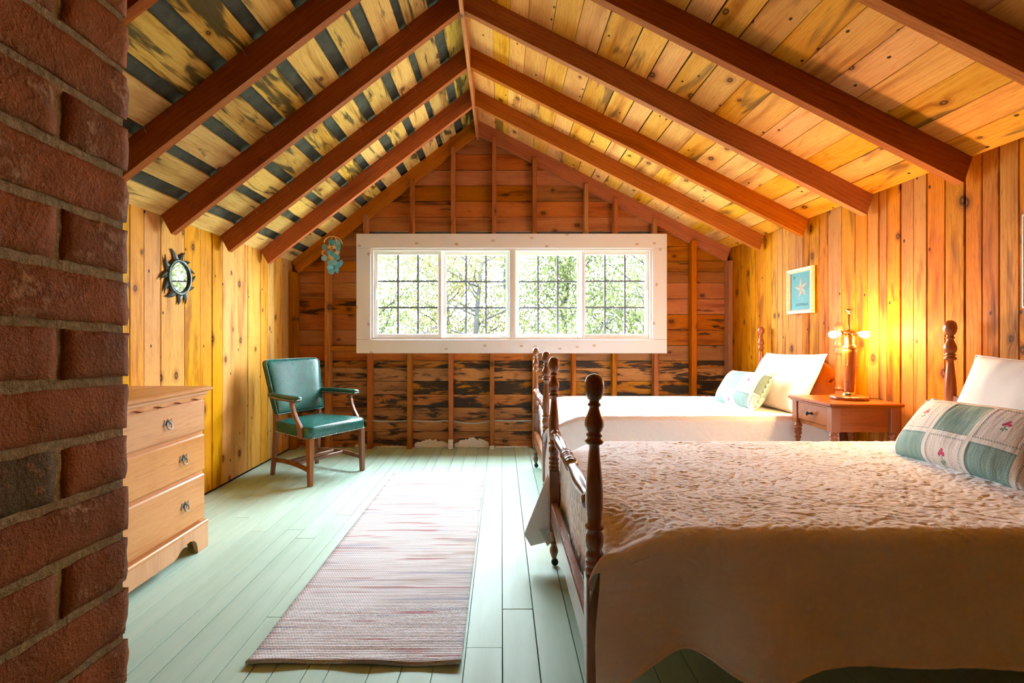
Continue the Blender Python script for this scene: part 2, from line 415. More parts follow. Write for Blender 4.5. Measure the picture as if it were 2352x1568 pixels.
def m_rug():
    N = NT('striped_rag_rug'); o = N.sep(N.obj())
    X, Y = o[0], o[1]
    row = N.math('MULTIPLY', N.math('FLOOR', N.math('MULTIPLY', Y, 105.0)), 1/105.0)
    def streak(sy, sx, off):
        return N.noise(N.comb(N.math('ADD', N.math('MULTIPLY', X, sx), off), N.math('MULTIPLY', row, sy), off), 1.0, 2.0, 0.55)
    a = streak(26.0, 1.2, 0.0); b = streak(34.0, 1.6, 7.3); c_ = streak(30.0, 1.4, 15.1); d = streak(60.0, 3.0, 21.0)
    c = N.mix(N.rng(d, 0.35, 0.65), (0.63,0.59,0.56), (0.80,0.78,0.77))
    c = N.mix(N.rng(a, 0.57, 0.66, 0.0, 0.7), c, (0.36,0.38,0.45))
    c = N.mix(N.rng(b, 0.60, 0.67, 0.0, 0.75), c, (0.45,0.17,0.17))
    c = N.mix(N.rng(c_, 0.60, 0.68, 0.0, 0.55), c, (0.42,0.31,0.24))
    fr = N.math('FRACT', N.math('MULTIPLY', Y, 105.0))
    k = N.math('SINE', N.math('ADD', N.math('MULTIPLY', X, 560.0), N.math('MULTIPLY', N.math('FLOOR', N.math('MULTIPLY', Y, 105.0)), 3.14159)))
    h = N.math('MULTIPLY', N.math('SINE', N.math('MULTIPLY', fr, 3.14159)), N.rng(k, -1.0, 0.6, 0.45, 1.0))
    N.put(N.b.inputs['Base Color'], c); N.bump(h, 0.8, 0.006)
    N.b.inputs['Specular IOR Level'].default_value = 0.1
    return N.set(Roughness=0.9)
M['rug'] = m_rug()

def m_leather():
    N = NT('teal_leather'); v = N.obj()
    n = N.noise(v, 9.0, 4.0, 0.6); n2 = N.noise(v, 60.0, 5.0, 0.7, 0.5)
    c = N.mix(N.rng(n, 0.3, 0.7), (0.005,0.070,0.056), (0.010,0.115,0.093))
    c = N.mix(N.rng(n2, 0.55, 0.85, 0.0, 0.25), c, (0.06,0.24,0.20))
    N.put(N.b.inputs['Base Color'], c); N.bump(n2, 0.05, 0.002)
    N.b.inputs['Specular IOR Level'].default_value = 0.6
    N.put(N.b.inputs['Roughness'], N.rng(n2, 0.3, 0.8, 0.26, 0.34))
    return N.m
M['leather'] = m_leather()

def m_patch():
    """green and cream patchwork cushion cover; local X runs along the cushion, Y up it"""
    N = NT('green_patchwork'); o = N.sep(N.obj())
    X, Y = o[0], o[1]
    px, py = 0.165, 0.165
    fx = N.math('FRACT', N.math('ADD', N.math('DIVIDE', X, px), 100.5)); fy = N.math('FRACT', N.math('ADD', N.math('DIVIDE', Y, py), 100.25))
    ix = N.math('FLOOR', N.math('ADD', N.math('DIVIDE', X, px), 100.5)); iy = N.math('FLOOR', N.math('ADD', N.math('DIVIDE', Y, py), 100.25))
    chk = N.math('MODULO', N.math('ADD', ix, iy), 2.0)
    wr = N.noise(N.comb(N.math('MULTIPLY', X, 46.0), N.math('MULTIPLY', Y, 7.0), 0.0), 1.0, 3.0)
    green = N.mix(N.noise(N.comb(X, Y, 3.0), 30.0, 2.0), (0.19,0.32,0.27), (0.25,0.38,0.33))
    weave = N.noise(N.comb(X, Y, 0.0), 260.0, 2.0)
    cream = N.mix(N.rng(weave, 0.3, 0.7), (0.66,0.58,0.52), (0.82,0.76,0.70))
    cx = N.math('SUBTRACT', fx, 0.5); cy = N.math('SUBTRACT', fy, 0.5)
    def dot(ax, ay, r):
        d = N.math('ADD', N.math('POWER', N.math('SUBTRACT', cx, ax), 2.0), N.math('POWER', N.math('SUBTRACT', cy, ay), 2.0))
        return N.math('LESS_THAN', d, r*r)
    fl = N.math('MAXIMUM', N.math('MAXIMUM', dot(0.0,0.06,0.045), dot(0.055,0.035,0.04)), N.math('MAXIMUM', dot(-0.045,0.02,0.035), dot(0.02,0.11,0.035)))
    st = N.math('MULTIPLY', N.math('LESS_THAN', N.math('ABSOLUTE', N.math('SUBTRACT', cx, 0.01)), 0.012), N.math('MULTIPLY', N.math('LESS_THAN', cy, 0.0), N.math('GREATER_THAN', cy, -0.15)))
    lf = N.math('MAXIMUM', dot(0.05,-0.08,0.025), dot(-0.03,-0.10,0.025))
    cream = N.mix(N.math('MULTIPLY', N.math('MAXIMUM', st, lf), 0.85), cream, (0.10,0.25,0.14))
    cream = N.mix(fl, cream, (0.55,0.06,0.13))
    c = N.mix(chk, green, cream)
    ex = N.math('SUBTRACT', 0.5, N.math('ABSOLUTE', cx)); ey = N.math('SUBTRACT', 0.5, N.math('ABSOLUTE', cy))
    e = N.math('MINIMUM', ex, ey)
    dash = N.math('GREATER_THAN', N.math('SINE', N.math('MULTIPLY', N.math('ADD', X, N.math('MULTIPLY', Y, 1.0)), 700.0)), -0.2)
    seam = N.math('MULTIPLY', N.math('MULTIPLY', N.math('GREATER_THAN', e, 0.055), N.math('LESS_THAN', e, 0.09)), dash)
    c = N.mix(N.math('MULTIPLY', seam, 0.8), c, (0.13,0.22,0.17))
    c = N.mix(N.math('LESS_THAN', e, 0.055), c, (0.76,0.71,0.64))
    N.put(N.b.inputs['Base Color'], c)
    h = N.math('ADD', N.math('MULTIPLY', wr, 1.0), N.math('ADD', N.math('MULTIPLY', weave, 0.25), N.rng(e, 0.06, 0.13, 0.35, 0.0)))
    N.bump(h, 0.6, 0.008)
    return N.set(Roughness=0.75)
M['patch'] = m_patch()

def emit(name, col, strength):
    N = NT(name)
    return N.set(Base_Color=(0.9,0.85,0.7), Emission_Color=col, Emission_Strength=strength)

# ================================================================== THE ROOM
XL, XR, YG, YB = -2.075, 2.265, 4.96, -1.60          # wall faces: left, right, gable sheathing, wall behind the camera
RX, RZ = -0.24, 3.10                                 # ridge: line of the rafters' undersides
ZL, ZR = 1.685, 1.83                                 # rafter undersides at the left and right walls
RAF = 0.13                                           # rafter depth square to the slope
aL = math.atan2(RZ - ZL, RX - XL); aR = math.atan2(RZ - ZR, XR - RX)
vL, vR = RAF / math.cos(aL), RAF / math.cos(aR)
def under_left(x): return ZL + (x - XL) * math.tan(aL)
def under_right(x): return ZR + (XR - x) * math.tan(aR)
def under(x): return under_left(x) if x < RX else under_right(x)
def sheath(x): return under(x) + (vL if x < RX else vR)

# ---- floor
sub = MB().box(XL - 0.08, XR + 0.08, YB - 0.08, YG + 0.08, -0.10, -0.022)
floor = finish(sub.build('floor', M['tar']), 'mint green painted plank floor of the attic room', 'floor', kind='structure')
edges = [XL]
x = XL
while x < -0.76:
    x += random.uniform(0.095, 0.125); edges.append(min(x, -0.76))
edges += [-0.652, -0.577, -0.44, -0.336, -0.23, -0.127, 0.003, 0.128, 0.265]
x = 0.265
while x < XR - 0.15:
    x += random.uniform(0.115, 0.135); edges.append(x)
edges.append(XR)
fixed_cuts = {0.003: [1.93], 0.128: [2.05]}
for a, b in zip(edges[:-1], edges[1:]):
    if b - a < 0.02: continue
    cuts = [YB]
    if random.random() < 0.75: cuts.append(random.uniform(0.4, 3.9))
    if a > -0.13 and a < 0.1: cuts = [YB, 1.78 if a < 0 else 2.03]
    cuts.append(YG + 0.02)
    for y0, y1 in zip(cuts[:-1], cuts[1:]):
        dz = random.uniform(-0.0012, 0.0)
        board('floor_board', M['floor'], floor, y1 - y0 - 0.0025, b - a - random.uniform(0.0015, 0.0045), 0.022,
              frame(((a + b)/2, (y0 + y1)/2, -0.011 + dz), (0,1,0), (-1,0,0), (0,0,1)), ch=0.0008)

# ---- side walls: upright boards over a backing
def side_wall(name, x, sgn, ys, mat, label, hole=None):
    zt = sheath(x - sgn * 0.001) + 0.05
    xa_, xb_ = min(x + sgn*0.022, x + sgn*0.10), max(x + sgn*0.022, x + sgn*0.10)
    bk = MB()
    if hole:
        h0, h1, g0, g1 = hole
        bk.box(xa_, xb_, YB - 0.1, h0, -0.02, zt + 0.06); bk.box(xa_, xb_, h1, YG + 0.1, -0.02, zt + 0.06)
        bk.box(xa_, xb_, h0, h1, -0.02, g0); bk.box(xa_, xb_, h0, h1, g1, zt + 0.06)
    else: bk.box(xa_, xb_, YB - 0.1, YG + 0.1, -0.02, zt + 0.06)
    wl = finish(bk.build(name, M['tar']), label, 'wall', kind='structure')
    for y0, y1 in zip(ys[:-1], ys[1:]):
        d = random.uniform(-0.003, 0.003); gap = random.uniform(0.001, 0.005)
        spans = [(0.008, zt)]
        if hole and y1 > hole[0] + 0.001 and y0 < hole[1] - 0.001: spans = [(0.008, hole[2]), (hole[3], zt)]
        for z0, z1 in spans:
            board('wall_board', mat, wl, z1 - z0, y1 - y0 - gap, 0.022,
                  frame((x + sgn*(0.011 + 0.003) + d*0.8, (y0+y1)/2, (z0+z1)/2), (0,0,1), (0,sgn,0), (-sgn,0,0)), ch=0.003)
    return wl
yr = [4.962, 4.7, 4.534, 4.44, 4.263, 4.173, 4.08, 4.007, 3.919, 3.82, 3.736, 3.659, 3.546, 3.451, 3.311, 3.182, 3.075, 2.984, 2.921, 2.82, 2.732, 2.647, 2.538, 2.43, 2.344, 2.261, 2.175, 2.076]
y = 2.076
while y > YB + 0.2: y -= random.uniform(0.1, 0.19); yr.append(y)
yr.append(YB); yr = sorted(yr)
yl = [2.604, 2.773, 2.885, 3.026, 3.25, 3.423, 3.564, 3.695, 3.866, 4.067, 4.282, 4.406, 4.549, 4.703, 4.962]
yl += [2.43, 2.25, 2.07, 1.90, 1.75, 1.60, 1.46, 1.31]
y = 1.31
while y > YB + 0.2: y -= random.uniform(0.12, 0.2); yl.append(y)
yl.append(YB); yl = sorted(yl)
wall_right = side_wall('wall_right', XR, 1, yr, M['wall_pine'], 'orange varnished upright pine board wall behind the bed heads')
wall_left = side_wall('wall_left', XL, -1, yl, M['left_pine'], 'pale yellow upright pine board wall behind the dresser')

# ---- gable wall: level boards, studs in front
WX0, WX1, WZ0, WZ1 = -1.335, 1.530, 1.020, 2.035     # rough opening
def gable_poly(z0, z1, x0, x1):
    """clip a level strip to the roof line"""
    out = []
    def inv_l(z): return XL + (z - ZL - vL) / math.tan(aL)
    def inv_r(z): return XR - (z - ZR - vR) / math.tan(aR)
    a0, a1 = max(x0, inv_l(z0)), max(x0, inv_l(z1)); b0, b1 = min(x1, inv_r(z0)), min(x1, inv_r(z1))
    if a0 > b0 - 0.02: return None
    if a1 > b1: a1 = b1 = (a1*0+RX)
    return [(a0, z0), (b0, z0), (b1, z1), (a1, z1)]
bk = MB()
def backing_strip(x0, x1, z0, z1):
    bk.box(x0, x1, YG + 0.022, YG + 0.07, z0, z1)
backing_strip(XL - 0.1, WX0, -0.02, WZ1); backing_strip(WX1, XR + 0.1, -0.02, WZ1)
backing_strip(WX0, WX1, -0.02, WZ0)
bk.add([(XL-0.1, YG+0.022, WZ1), (XR+0.1, YG+0.022, WZ1), (RX, YG+0.022, 3.40), (XL-0.1, YG+0.07, WZ1), (XR+0.1, YG+0.07, WZ1), (RX, YG+0.07, 3.40)],
       [(0,1,2), (5,4,3), (0,3,4,1), (1,4,5,2), (2,5,3,0)])
wall_back = finish(bk.build('wall_back', M['tar'], fix=True), 'gable wall of dark stained level boards with bare studs around the window', 'wall', kind='structure')
zrows = [0.0, 0.07, 0.158, 0.275, 0.398, 0.528, 0.659, 0.789, 0.863, 1.016, 1.168, 1.325, 1.481, 1.638, 1.75, 1.86]
while zrows[-1] < 3.25: zrows.append(zrows[-1] + random.uniform(0.14, 0.165))
studs_x = [-1.713, -1.299, -0.906, -0.5, -0.094, 0.325, 0.709, 1.111, 1.521, 1.892]
for z0, z1 in zip(zrows[:-1], zrows[1:]):
    spans = [(XL, XR)]
    if z1 > WZ0 and z0 < WZ1: spans = [(XL, WX0), (WX1, XR)]
    elif random.random() < 0.65:
        c = random.choice(studs_x[2:-2]) + 0.02; spans = [(XL, c), (c, XR)]
    for x0, x1 in spans:
        p = gable_poly(z0 + 0.002, z1 - random.uniform(0.001, 0.004), x0 + 0.001, x1 - 0.001)
        if not p: continue
        cx, cz = (p[0][0] + p[1][0]) / 2, (z0 + z1) / 2
        t = random.uniform(0.0, 0.004)
        m = MB(); m.prism([(q[0]-cx, q[1]-cz) for q in p], -0.012, 0.010 + t)
        dark = z0 < 0.86 and x0 > XL - 1 
        mt = M['gable_dark'] if z0 < 0.80 else M['gable']
        m.build('wall_board', mt, wall_back, frame((cx, YG + 0.010, cz), (1,0,0), (0,0,1), (0,-1,0)))
def stud(x, z0, z1, wd=0.044, y0=4.87, y1=YG - 0.001, mat=None):
    sl = aL if x < RX else -aR
    o = board('stud', mat or M['stud'], wall_back, z1 - z0, wd, y1 - y0, frame((x, (y0+y1)/2, (z0+z1)/2), (0,0,1), (1,0,0), (0,1,0)), ch=0.003)
    return o
for xs in studs_x:
    if xs in (-1.713, 1.892): stud(xs, 0.0, under(xs) + 0.03, 0.05)
    else: stud(xs, 0.0, 0.975)
for xs in [-1.341, -0.884, -0.478, -0.073, 0.325, 0.833, 1.123, 1.508]:
    stud(xs, WZ1 + 0.01, under(xs) + 0.05, 0.040)
stud(XL + 0.028, 0.0, under(XL) + 0.05, 0.055, 4.84); stud(XR - 0.02, 0.0, under(XR) + 0.02, 0.04, 4.86)
board('blocking', M['stud'], wall_back, 0.36, 0.048, 0.04, frame((-1.52, 4.92, 0.985), (1,0,0), (0,0,1), (0,-1,0)))
# flaking plaster at the foot of the boards, and two plastered stud feet
for (x0, x1, hmax, sd) in [(-0.865, -0.525, 0.085, 3), (-0.47, -0.125, 0.10, 5), (-1.46, -1.34, 0.05, 8), (-1.27, -0.93, 0.018, 9), (-0.06, 0.29, 0.014, 11)]:
    n = 18; random.seed(sd)
    top = [(x1 - (x1-x0)*i/n, max(0.006, hmax*(0.45 + 0.55*math.sin(math.pi*(i+0.5)/(n+1))) * random.uniform(0.75, 1.05))) for i in range(n+1)]
    MB().prism([(x0, 0.001), (x1, 0.001)] + top, 0.0, 0.016).build('plaster_patch', M['plaster'], wall_back, frame((0, YG - 0.001, 0), (1,0,0), (0,0,1), (0,-1,0)))
random.seed(21)
for xs, h in ((-0.5, 0.095), (-0.094, 0.035)):
    MB().box(xs-0.0235, xs+0.0235, 4.8665, 4.93, 0.0, h, ch=0.003).build('plaster_patch', M['plaster'], wall_back)

# ---- wall behind the camera
bkw = MB()
pr = [(XL-0.05, 0), (XR+0.05, 0), (XR+0.05, sheath(XR)), (RX, sheath(RX+0.01)+0.02), (XL-0.05, sheath(XL))]
bkw.prism(pr, 0.0, 0.05)
finish(bkw.build('wall_front', M['wall_pine'], None, frame((0, YB, 0), (1,0,0), (0,0,1), (0,-1,0)), fix=True), 'plain pine gable wall at the far end from the window', 'wall', kind='structure')

# ---- roof slopes
def slope(name, x0, side, label):
    """side -1 = left slope, +1 = right slope"""
    a = aL if side < 0 else aR; v = vL if side < 0 else vR
    xe = XL if side < 0 else XR
    z_e = (ZL if side < 0 else ZR) + v
    n_len = abs(xe - RX) / math.cos(a)
    u = Vector((-side*math.cos(a), 0, math.sin(a)))            # up the slope
    nrm = Vector((-side*math.sin(a), 0, -math.cos(a)))         # into the room
    e = Vector((xe, 0, z_e))
    M0 = lambda s, y, d: frame(e + u*s + Vector((0, y, 0)) - nrm*d, (0,1,0), (u if side > 0 else -u), nrm)
    mb = MB().box(-(YG+0.1-YB)/2, (YG+0.1-YB)/2, -(n_len+0.24)/2, (n_len+0.24)/2, -0.02, 0.02, M=M0(n_len/2, (YG+0.1+YB)/2, 0.044))
    ob = mb.build(name, M['tar'])
    return finish(ob, label, 'ceiling', kind='structure'), M0, n_len
roofL, ML, lenL = slope('ceiling_left', XL, -1, 'left roof slope of mottled boards with dark gaps between them')
roofR, MR, lenR = slope('ceiling_right', XR, 1, 'right roof slope of golden close set boards')
def kid(o, par):
    o.parent = par          # the slopes sit at the world origin
    return o
def roof_board(par, M0, s, w, mat, y0, y1, t=0.021, d=0.0):
    o = board('roof_board', mat, None, y1 - y0 - 0.003, w, t, M0(s, (y0+y1)/2, d + t/2), ch=0.002)
    kid(o, par)
def cuts():
    c = [YB, YG + 0.02]
    if random.random() < 0.8: c.append(random.choice([0.50, 1.14, 1.775, 2.41, 3.045, 3.68]))
    return sorted(c)
s = 0.0
while s < lenL - 0.05:
    w = random.uniform(0.13, 0.185); w = min(w, lenL - s)
    cc = cuts()
    for y0, y1 in zip(cc[:-1], cc[1:]): roof_board(roofL, ML, s + w/2, w, M['roof_left'], y0, y1, d=random.uniform(-0.002, 0.0))
    s += w + random.uniform(0.045, 0.085)
s = 0.0
wid = [0.15, 0.15, 0.165, 0.16, 0.15, 0.165, 0.15, 0.17, 0.15, 0.14, 0.15, 0.19, 0.155, 0.15, 0.165, 0.12, 0.125, 0.24, 0.15, 0.2]
for w in wid:
    if s > lenR: break
    cc = cuts()
    for y0, y1 in zip(cc[:-1], cc[1:]): roof_board(roofR, MR, s + w/2, w - random.uniform(0.001, 0.008), M['roof_right'], y0, y1, d=random.uniform(-0.002, 0.0))
    s += w
# rafters
raf_y = [4.90, 4.27, 3.655, 3.02, 2.385, 1.75, 1.115, 0.48, -0.155, -0.79, -1.42]
for i, y in enumerate(raf_y):
    tk = 0.045 if i else 0.04
    for par, M0, ln in ((roofL, ML, lenL), (roofR, MR, lenR)):
        if par is roofL and y == 0.48: continue        # the chimney stands here
        o = MB()
        # square to the slope, ends cut plumb at the wall and at the ridge
        a = aL if par is roofL else aR
        sk = RAF * math.tan(a)
        sg = 1 if par is roofR else -1
        L0, L1 = -ln/2 + 0.001, ln/2 - 0.008
        # cross profile in (slope, depth): depth 0 at the boards, RAF at the underside
        prof = [(L0, 0.001), (L1, 0.001), (L1 - sk, RAF), (max(L0 - sk, L0 - 0.02), RAF)]
        v = [(-tk/2, sg*p, q) for p, q in prof] + [(tk/2, sg*p, q) for p, q in prof]
        o.add(v, [(0,1,2,3), (7,6,5,4), (0,4,5,1), (1,5,6,2), (2,6,7,3), (3,7,4,0)])
        ob = o.build('rafter', M['rafter'], None, M0(ln/2, y + tk/2, 0.0), fix=True)
        kid(ob, par)
rb = MB().box(-(YG - YB)/2, (YG - YB)/2, -0.012, 0.012, -0.13, 0.13).build('ridge_board', M['stud'], None, frame((RX, (YG+YB)/2, RZ + 0.10), (0,1,0), (1,0,0), (0,0,-1)))
kid(rb, roofR)
# nail points that come through the left boards beside the rafters
for (s_, y_) in [(0.45, 2.38), (0.58, 2.38), (1.05, 2.38), (0.8, 3.015), (1.3, 3.65), (0.62, 3.65), (1.52, 3.65), (0.33, 3.65), (1.8, 3.65), (1.9, 3.015)]:
    p = ML(s_, y_, 0.0)
    o = MB().tube([(0.004, 0, 0), (-0.006, 0.004, 0.025), (-0.010, 0.006, 0.045)], 0.0016, 5).build('nail', M['steel'], None, p)
    kid(o, roofL)

# ---- window: knotty white casing, two sliding units of two sashes each
win = empty('window_1', (0, 0, 0), 0, 'wide white sliding window of four gridded sashes in knotty casing', 'window', kind='structure')
CX0, CX1, CZ0, CZ1 = -1.419, 1.616, 0.941, 2.109
yc = 4.858
board('casing', M['casing'], win, CX1-CX0, 0.141, 0.022, frame(((CX0+CX1)/2, yc, CZ1-0.0705), (1,0,0), (0,0,1), (0,-1,0)))
board('casing', M['casing'], win, CX1-CX0, 0.134, 0.022, frame(((CX0+CX1)/2, yc, CZ0+0.067), (1,0,0), (0,0,1), (0,-1,0)))
for xc in (CX0+0.0705, CX1-0.0705):
    board('casing', M['casing'], win, CZ1-CZ0-0.278, 0.141, 0.022, frame((xc, yc, (CZ0+0.134+CZ1-0.141)/2), (0,0,1), (1,0,0), (0,1,0)))
OX0, OX1, OZ0, OZ1 = CX0+0.141, CX1-0.141, CZ0+0.134, CZ1-0.141
XM0, XM1 = 0.079, 0.134                                       # the mullion between the two units
fr = MB()
yf0, yf1 = 4.862, 5.02
fr.box(OX0-0.03, OX0+0.022, yf0, yf1, OZ0-0.03, OZ1+0.03); fr.box(OX1-0.022, OX1+0.03, yf0, yf1, OZ0-0.03, OZ1+0.03)
for xa_, xb_ in ((OX0+0.022, XM0), (XM1, OX1-0.022)):
    fr.box(xa_, xb_, yf0+0.001, yf1, OZ1-0.022, OZ1+0.03); fr.box(xa_, xb_, yf0+0.001, yf1, OZ0-0.03, OZ0+0.020)
fr.box(XM0, XM1, yf0, yf1, OZ0-0.03, OZ1+0.03)
fr.build('frame', M['white_metal'], win)
for k in range(3):
    xg = XM0 + 0.010 + k*0.0165
    MB().box(xg, xg+0.0035, yf0-0.004, yf0, OZ0+0.02, OZ1-0.022).build('mullion_bead', M['white_metal'], win)
def sash(x0, x1, y0, side, hx):
    z0, z1 = OZ0 + 0.018, OZ1 - 0.020
    o = MB(); t = 0.034; st = 0.036; sr = 0.038
    o.box(x0, x0+st, y0, y0+t, z0, z1, ch=0.004); o.box(x1-st, x1, y0, y0+t, z0, z1, ch=0.004)
    o.box(x0+st-0.004, x1-st+0.004, y0, y0+t, z1-sr, z1, ch=0.004); o.box(x0+st-0.004, x1-st+0.004, y0, y0+t, z0, z0+sr, ch=0.004)
    s_ = o.build('sash', M['white_metal'], win)
    gx0, gx1, gz0, gz1 = x0+st, x1-st, z0+sr, z1-sr
    ym = y0 + t*0.5
    for i in (1, 2):
        xg = gx0 + (gx1-gx0)*i/3
        MB().box(xg-0.0088, xg+0.0088, ym-0.006, ym+0.006, gz0-0.002, gz1+0.002).build('muntin', M['bar'], s_)
        zg = gz0 + (gz1-gz0)*i/3
        MB().box(gx0-0.002, gx1+0.002, ym-0.0055, ym+0.0055, zg-0.0088, zg+0.0088).build('muntin', M['bar'], s_)
    for i in range(3):
        for j in range(3):
            a0, a1 = gx0+(gx1-gx0)*i/3, gx0+(gx1-gx0)*(i+1)/3; b0, b1 = gz0+(gz1-gz0)*j/3, gz0+(gz1-gz0)*(j+1)/3
            q = MB().add([(a0+0.004, ym, b0+0.004), (a1-0.004, ym, b0+0.004), (a1-0.004, ym, b1-0.004), (a0+0.004, ym, b1-0.004)], [(0,1,2,3)])
            q.build('pane', M['glass'], s_)
    h = MB(); zc = (z0+z1)/2
    h.box(hx-0.008, hx+0.008, y0-0.006, y0, zc+0.035, zc+0.055); h.box(hx-0.008, hx+0.008, y0-0.006, y0, zc-0.055, zc-0.035)
    h.box(hx-0.005, hx+0.005, y0-0.014, y0-0.008, zc-0.05, zc+0.05); h.box(hx-0.005, hx+0.005, y0-0.012, y0, zc+0.04, zc+0.05); h.box(hx-0.005, hx+0.005, y0-0.012, y0, zc-0.05, zc-0.04)
    h.build('sash_pull', M['white_metal'], s_)
x_a, x_b = OX0 + 0.022, XM0
sash(x_a, x_a + 0.664, 4.895, 0, x_a + 0.016); sash(XM0 - 0.665, XM0, 4.935, 1, XM0 - 0.020)
x_c = OX1 - 0.022
sash(XM1, XM1 + 0.655, 4.935, 1, XM1 + 0.020); sash(x_c - 0.664, x_c, 4.895, 0, x_c - 0.016)

# ---- cable strung through the studs
pts = []
zz = {0: 0.27, 1: 0.265, 2: 0.272, 3: 0.276, 4: 0.27, 5: 0.274}
xs_ = [-1.713, -1.299, -0.906, -0.5, -0.094, 0.325]
for k in range(5):
    sag = [0.004, 0.012, 0.010, 0.030, 0.006][k]
    for i in range(8):
        t = i/8; pts.append((xs_[k] + (xs_[k+1]-xs_[k])*t, 4.915, 0.275 - sag*math.sin(math.pi*t)))
pts.append((0.325, 4.915, 0.275))
finish(MB().tube(pts, 0.006, 8).build('electrical_cable', M['cable']), 'thin grey cable strung through the studs below the window', 'cable')

# ================================================================== CHIMNEY
chim = empty('chimney', (-0.80, 0.26, 0), 0, 'red brick chimney stack with rough grey mortar joints', 'chimney')
CHX0, CHX1, CHY0, CHY1, CHZ = -1.10, -0.500, -0.15, 0.668, 2.70
Pi = Matrix.Translation((0.80, -0.26, 0))
def place(o, Mx):
    o.parent = chim; o.matrix_local = Pi @ Mx
random.seed(5)
core = MB().box(CHX0+0.012, CHX1-0.0055, CHY0+0.012, CHY1-0.0055, 0.0, CHZ)
place(core.build('mortar', M['mortar']), Matrix.Identity(4))
def brick_mesh(l, seed, w=0.057, t=0.03):
    """local X length, Z height, Y outward face; lumpy arrises"""
    m = MB(); nx, nz = max(4, int(l/0.012)), 6
    g = []; vs = []; fs = []
    def P(i, k):
        u, v = i/nx, k/nz
        x, z = (u-0.5)*l, (v-0.5)*w
        ex = min(u, 1-u)*l; ez = min(v, 1-v)*w; e = min(ex, ez)
        q = Vector((x*22+seed*7.1, z*22, seed*3.3)); q2 = Vector((x*75+seed, z*75, seed*9.1))
        d = 0.0020*noise.noise(q) + 0.0009*noise.noise(q2) - 0.0045*max(0, 1-e/0.009)**2*(0.7+0.6*noise.noise(q2*0.6))
        jx = 0.003*noise.noise(Vector((z*60, seed*5.0, u*3))) if ex < 0.002 else 0.0
        jz = 0.0022*noise.noise(Vector((x*50, seed*4.0, v*3))) if ez < 0.002 else 0.0
        return (x+jx, -d, z+jz)
    for k in range(nz+1):
        for i in range(nx+1): vs.append(P(i, k))
    for k in range(nz):
        for i in range(nx):
            a = k*(nx+1)+i; fs.append((a, a+1, a+nx+2, a+nx+1))
    m.add(vs, fs, True)
    b = []
    for i in range(nx+1): b.append(i)
    for k in range(1, nz+1): b.append(k*(nx+1)+nx)
    for i in range(nx-1, -1, -1): b.append(nz*(nx+1)+i)
    for k in range(nz-1, 0, -1): b.append(k*(nx+1))
    base = len(m.v)
    for q in b:
        p = m.v[q]; m.v.append(Vector((p.x, t, p.z)))
    for i in range(len(b)):
        j = (i+1) % len(b); m.f.append([b[j], b[i], base+i, base+j]); m.sm.append(False)
    return m
meshes = {}
def brick_obj(l, var, Mx, mat='brick'):
    key = (round(l, 3), var, mat)
    if key not in meshes:
        o = brick_mesh(l, var*1.37 + l*10).build('brick', M[mat]); meshes[key] = o.data
    else:
        o = bpy.data.objects.new('brick', meshes[key]); COL.objects.link(o)
    place(o, Mx)
COURSE, TILT = 0.0686, -0.041
rows = int(CHZ / COURSE)
for r_ in range(rows):
    z = COURSE*(r_+0.5) + 0.030 - 0.004
    st = 0.2085; j = 0.0105
    header = r_ % 2 == 1
    # right-hand face (looks to +X), starting at the far corner
    y = CHY1
    first = 0.098 if header else 0.198
    k = 0
    while y > CHY0 + 0.03:
        l = first if k == 0 else 0.198
        l = min(l, y - CHY0)
        yc_ = y - l/2
        wob = random.uniform(-0.0015, 0.0015)
        Mx = frame((CHX1 + random.uniform(-0.0015, 0.0015), yc_, z + 0.004 + TILT*(yc_-CHY1) + wob), (0, 1, TILT), (-1, 0, 0), (0, -TILT, 1))
        if z < CHZ - 0.03: brick_obj(round(l, 3), random.randint(0, 8), Mx, 'brick_dark' if (r_, k) in ((13, 1), (31, 1), (6, 2)) else 'brick')
        y -= l + j; k += 1
    # far face (looks to +Y)
    xx = CHX1 - (0.205 if header else 0.105)
    first = 0.205 if header else 0.105
    xr = CHX1 - 0.002; k = 0
    while xr > CHX0 + 0.03 and k < 3:
        l = (0.196 if header else 0.096) if k == 0 else 0.198
        l = min(l, xr - CHX0)
        Mx = frame((xr - l/2 - (0.004 if k == 0 else 0), CHY1, z + 0.004), (-1, 0, 0), (0, -1, 0), (0, 0, 1))
        if z < CHZ - 0.03: brick_obj(round(l, 3), random.randint(0, 8), Mx)
        xr -= l + j; k += 1

# ================================================================== BEDS
FOOT_TURN = [(0.025,0.464),(0.025,0.480),(0.0205,0.483),(0.0245,0.492),(0.0245,0.500),(0.0195,0.506),(0.025,0.514),(0.025,0.522),(0.0195,0.530),
    (0.0235,0.540),(0.026,0.555),(0.0245,0.572),(0.018,0.585),(0.026,0.590),(0.0265,0.596),(0.019,0.602),(0.0215,0.625),(0.0240,0.655),(0.0242,0.680),
    (0.0215,0.725),(0.0175,0.770),(0.0148,0.800),(0.0138,0.818),(0.023,0.822),(0.0262,0.828),(0.023,0.834),(0.0175,0.838),(0.022,0.843),(0.022,0.848),(0.0165,0.852),
    (0.022,0.859),(0.0262,0.872),(0.0255,0.886),(0.0185,0.904),(0.0135,0.918),(0.0135,0.923),(0.018,0.926),(0.018,0.931),(0.014,0.934),(0.014,0.941),(0.019,0.945),
    (0.0245,0.958),(0.0272,0.975),(0.0262,0.990),(0.0215,1.003),(0.013,1.011),(0.003,1.0135)]
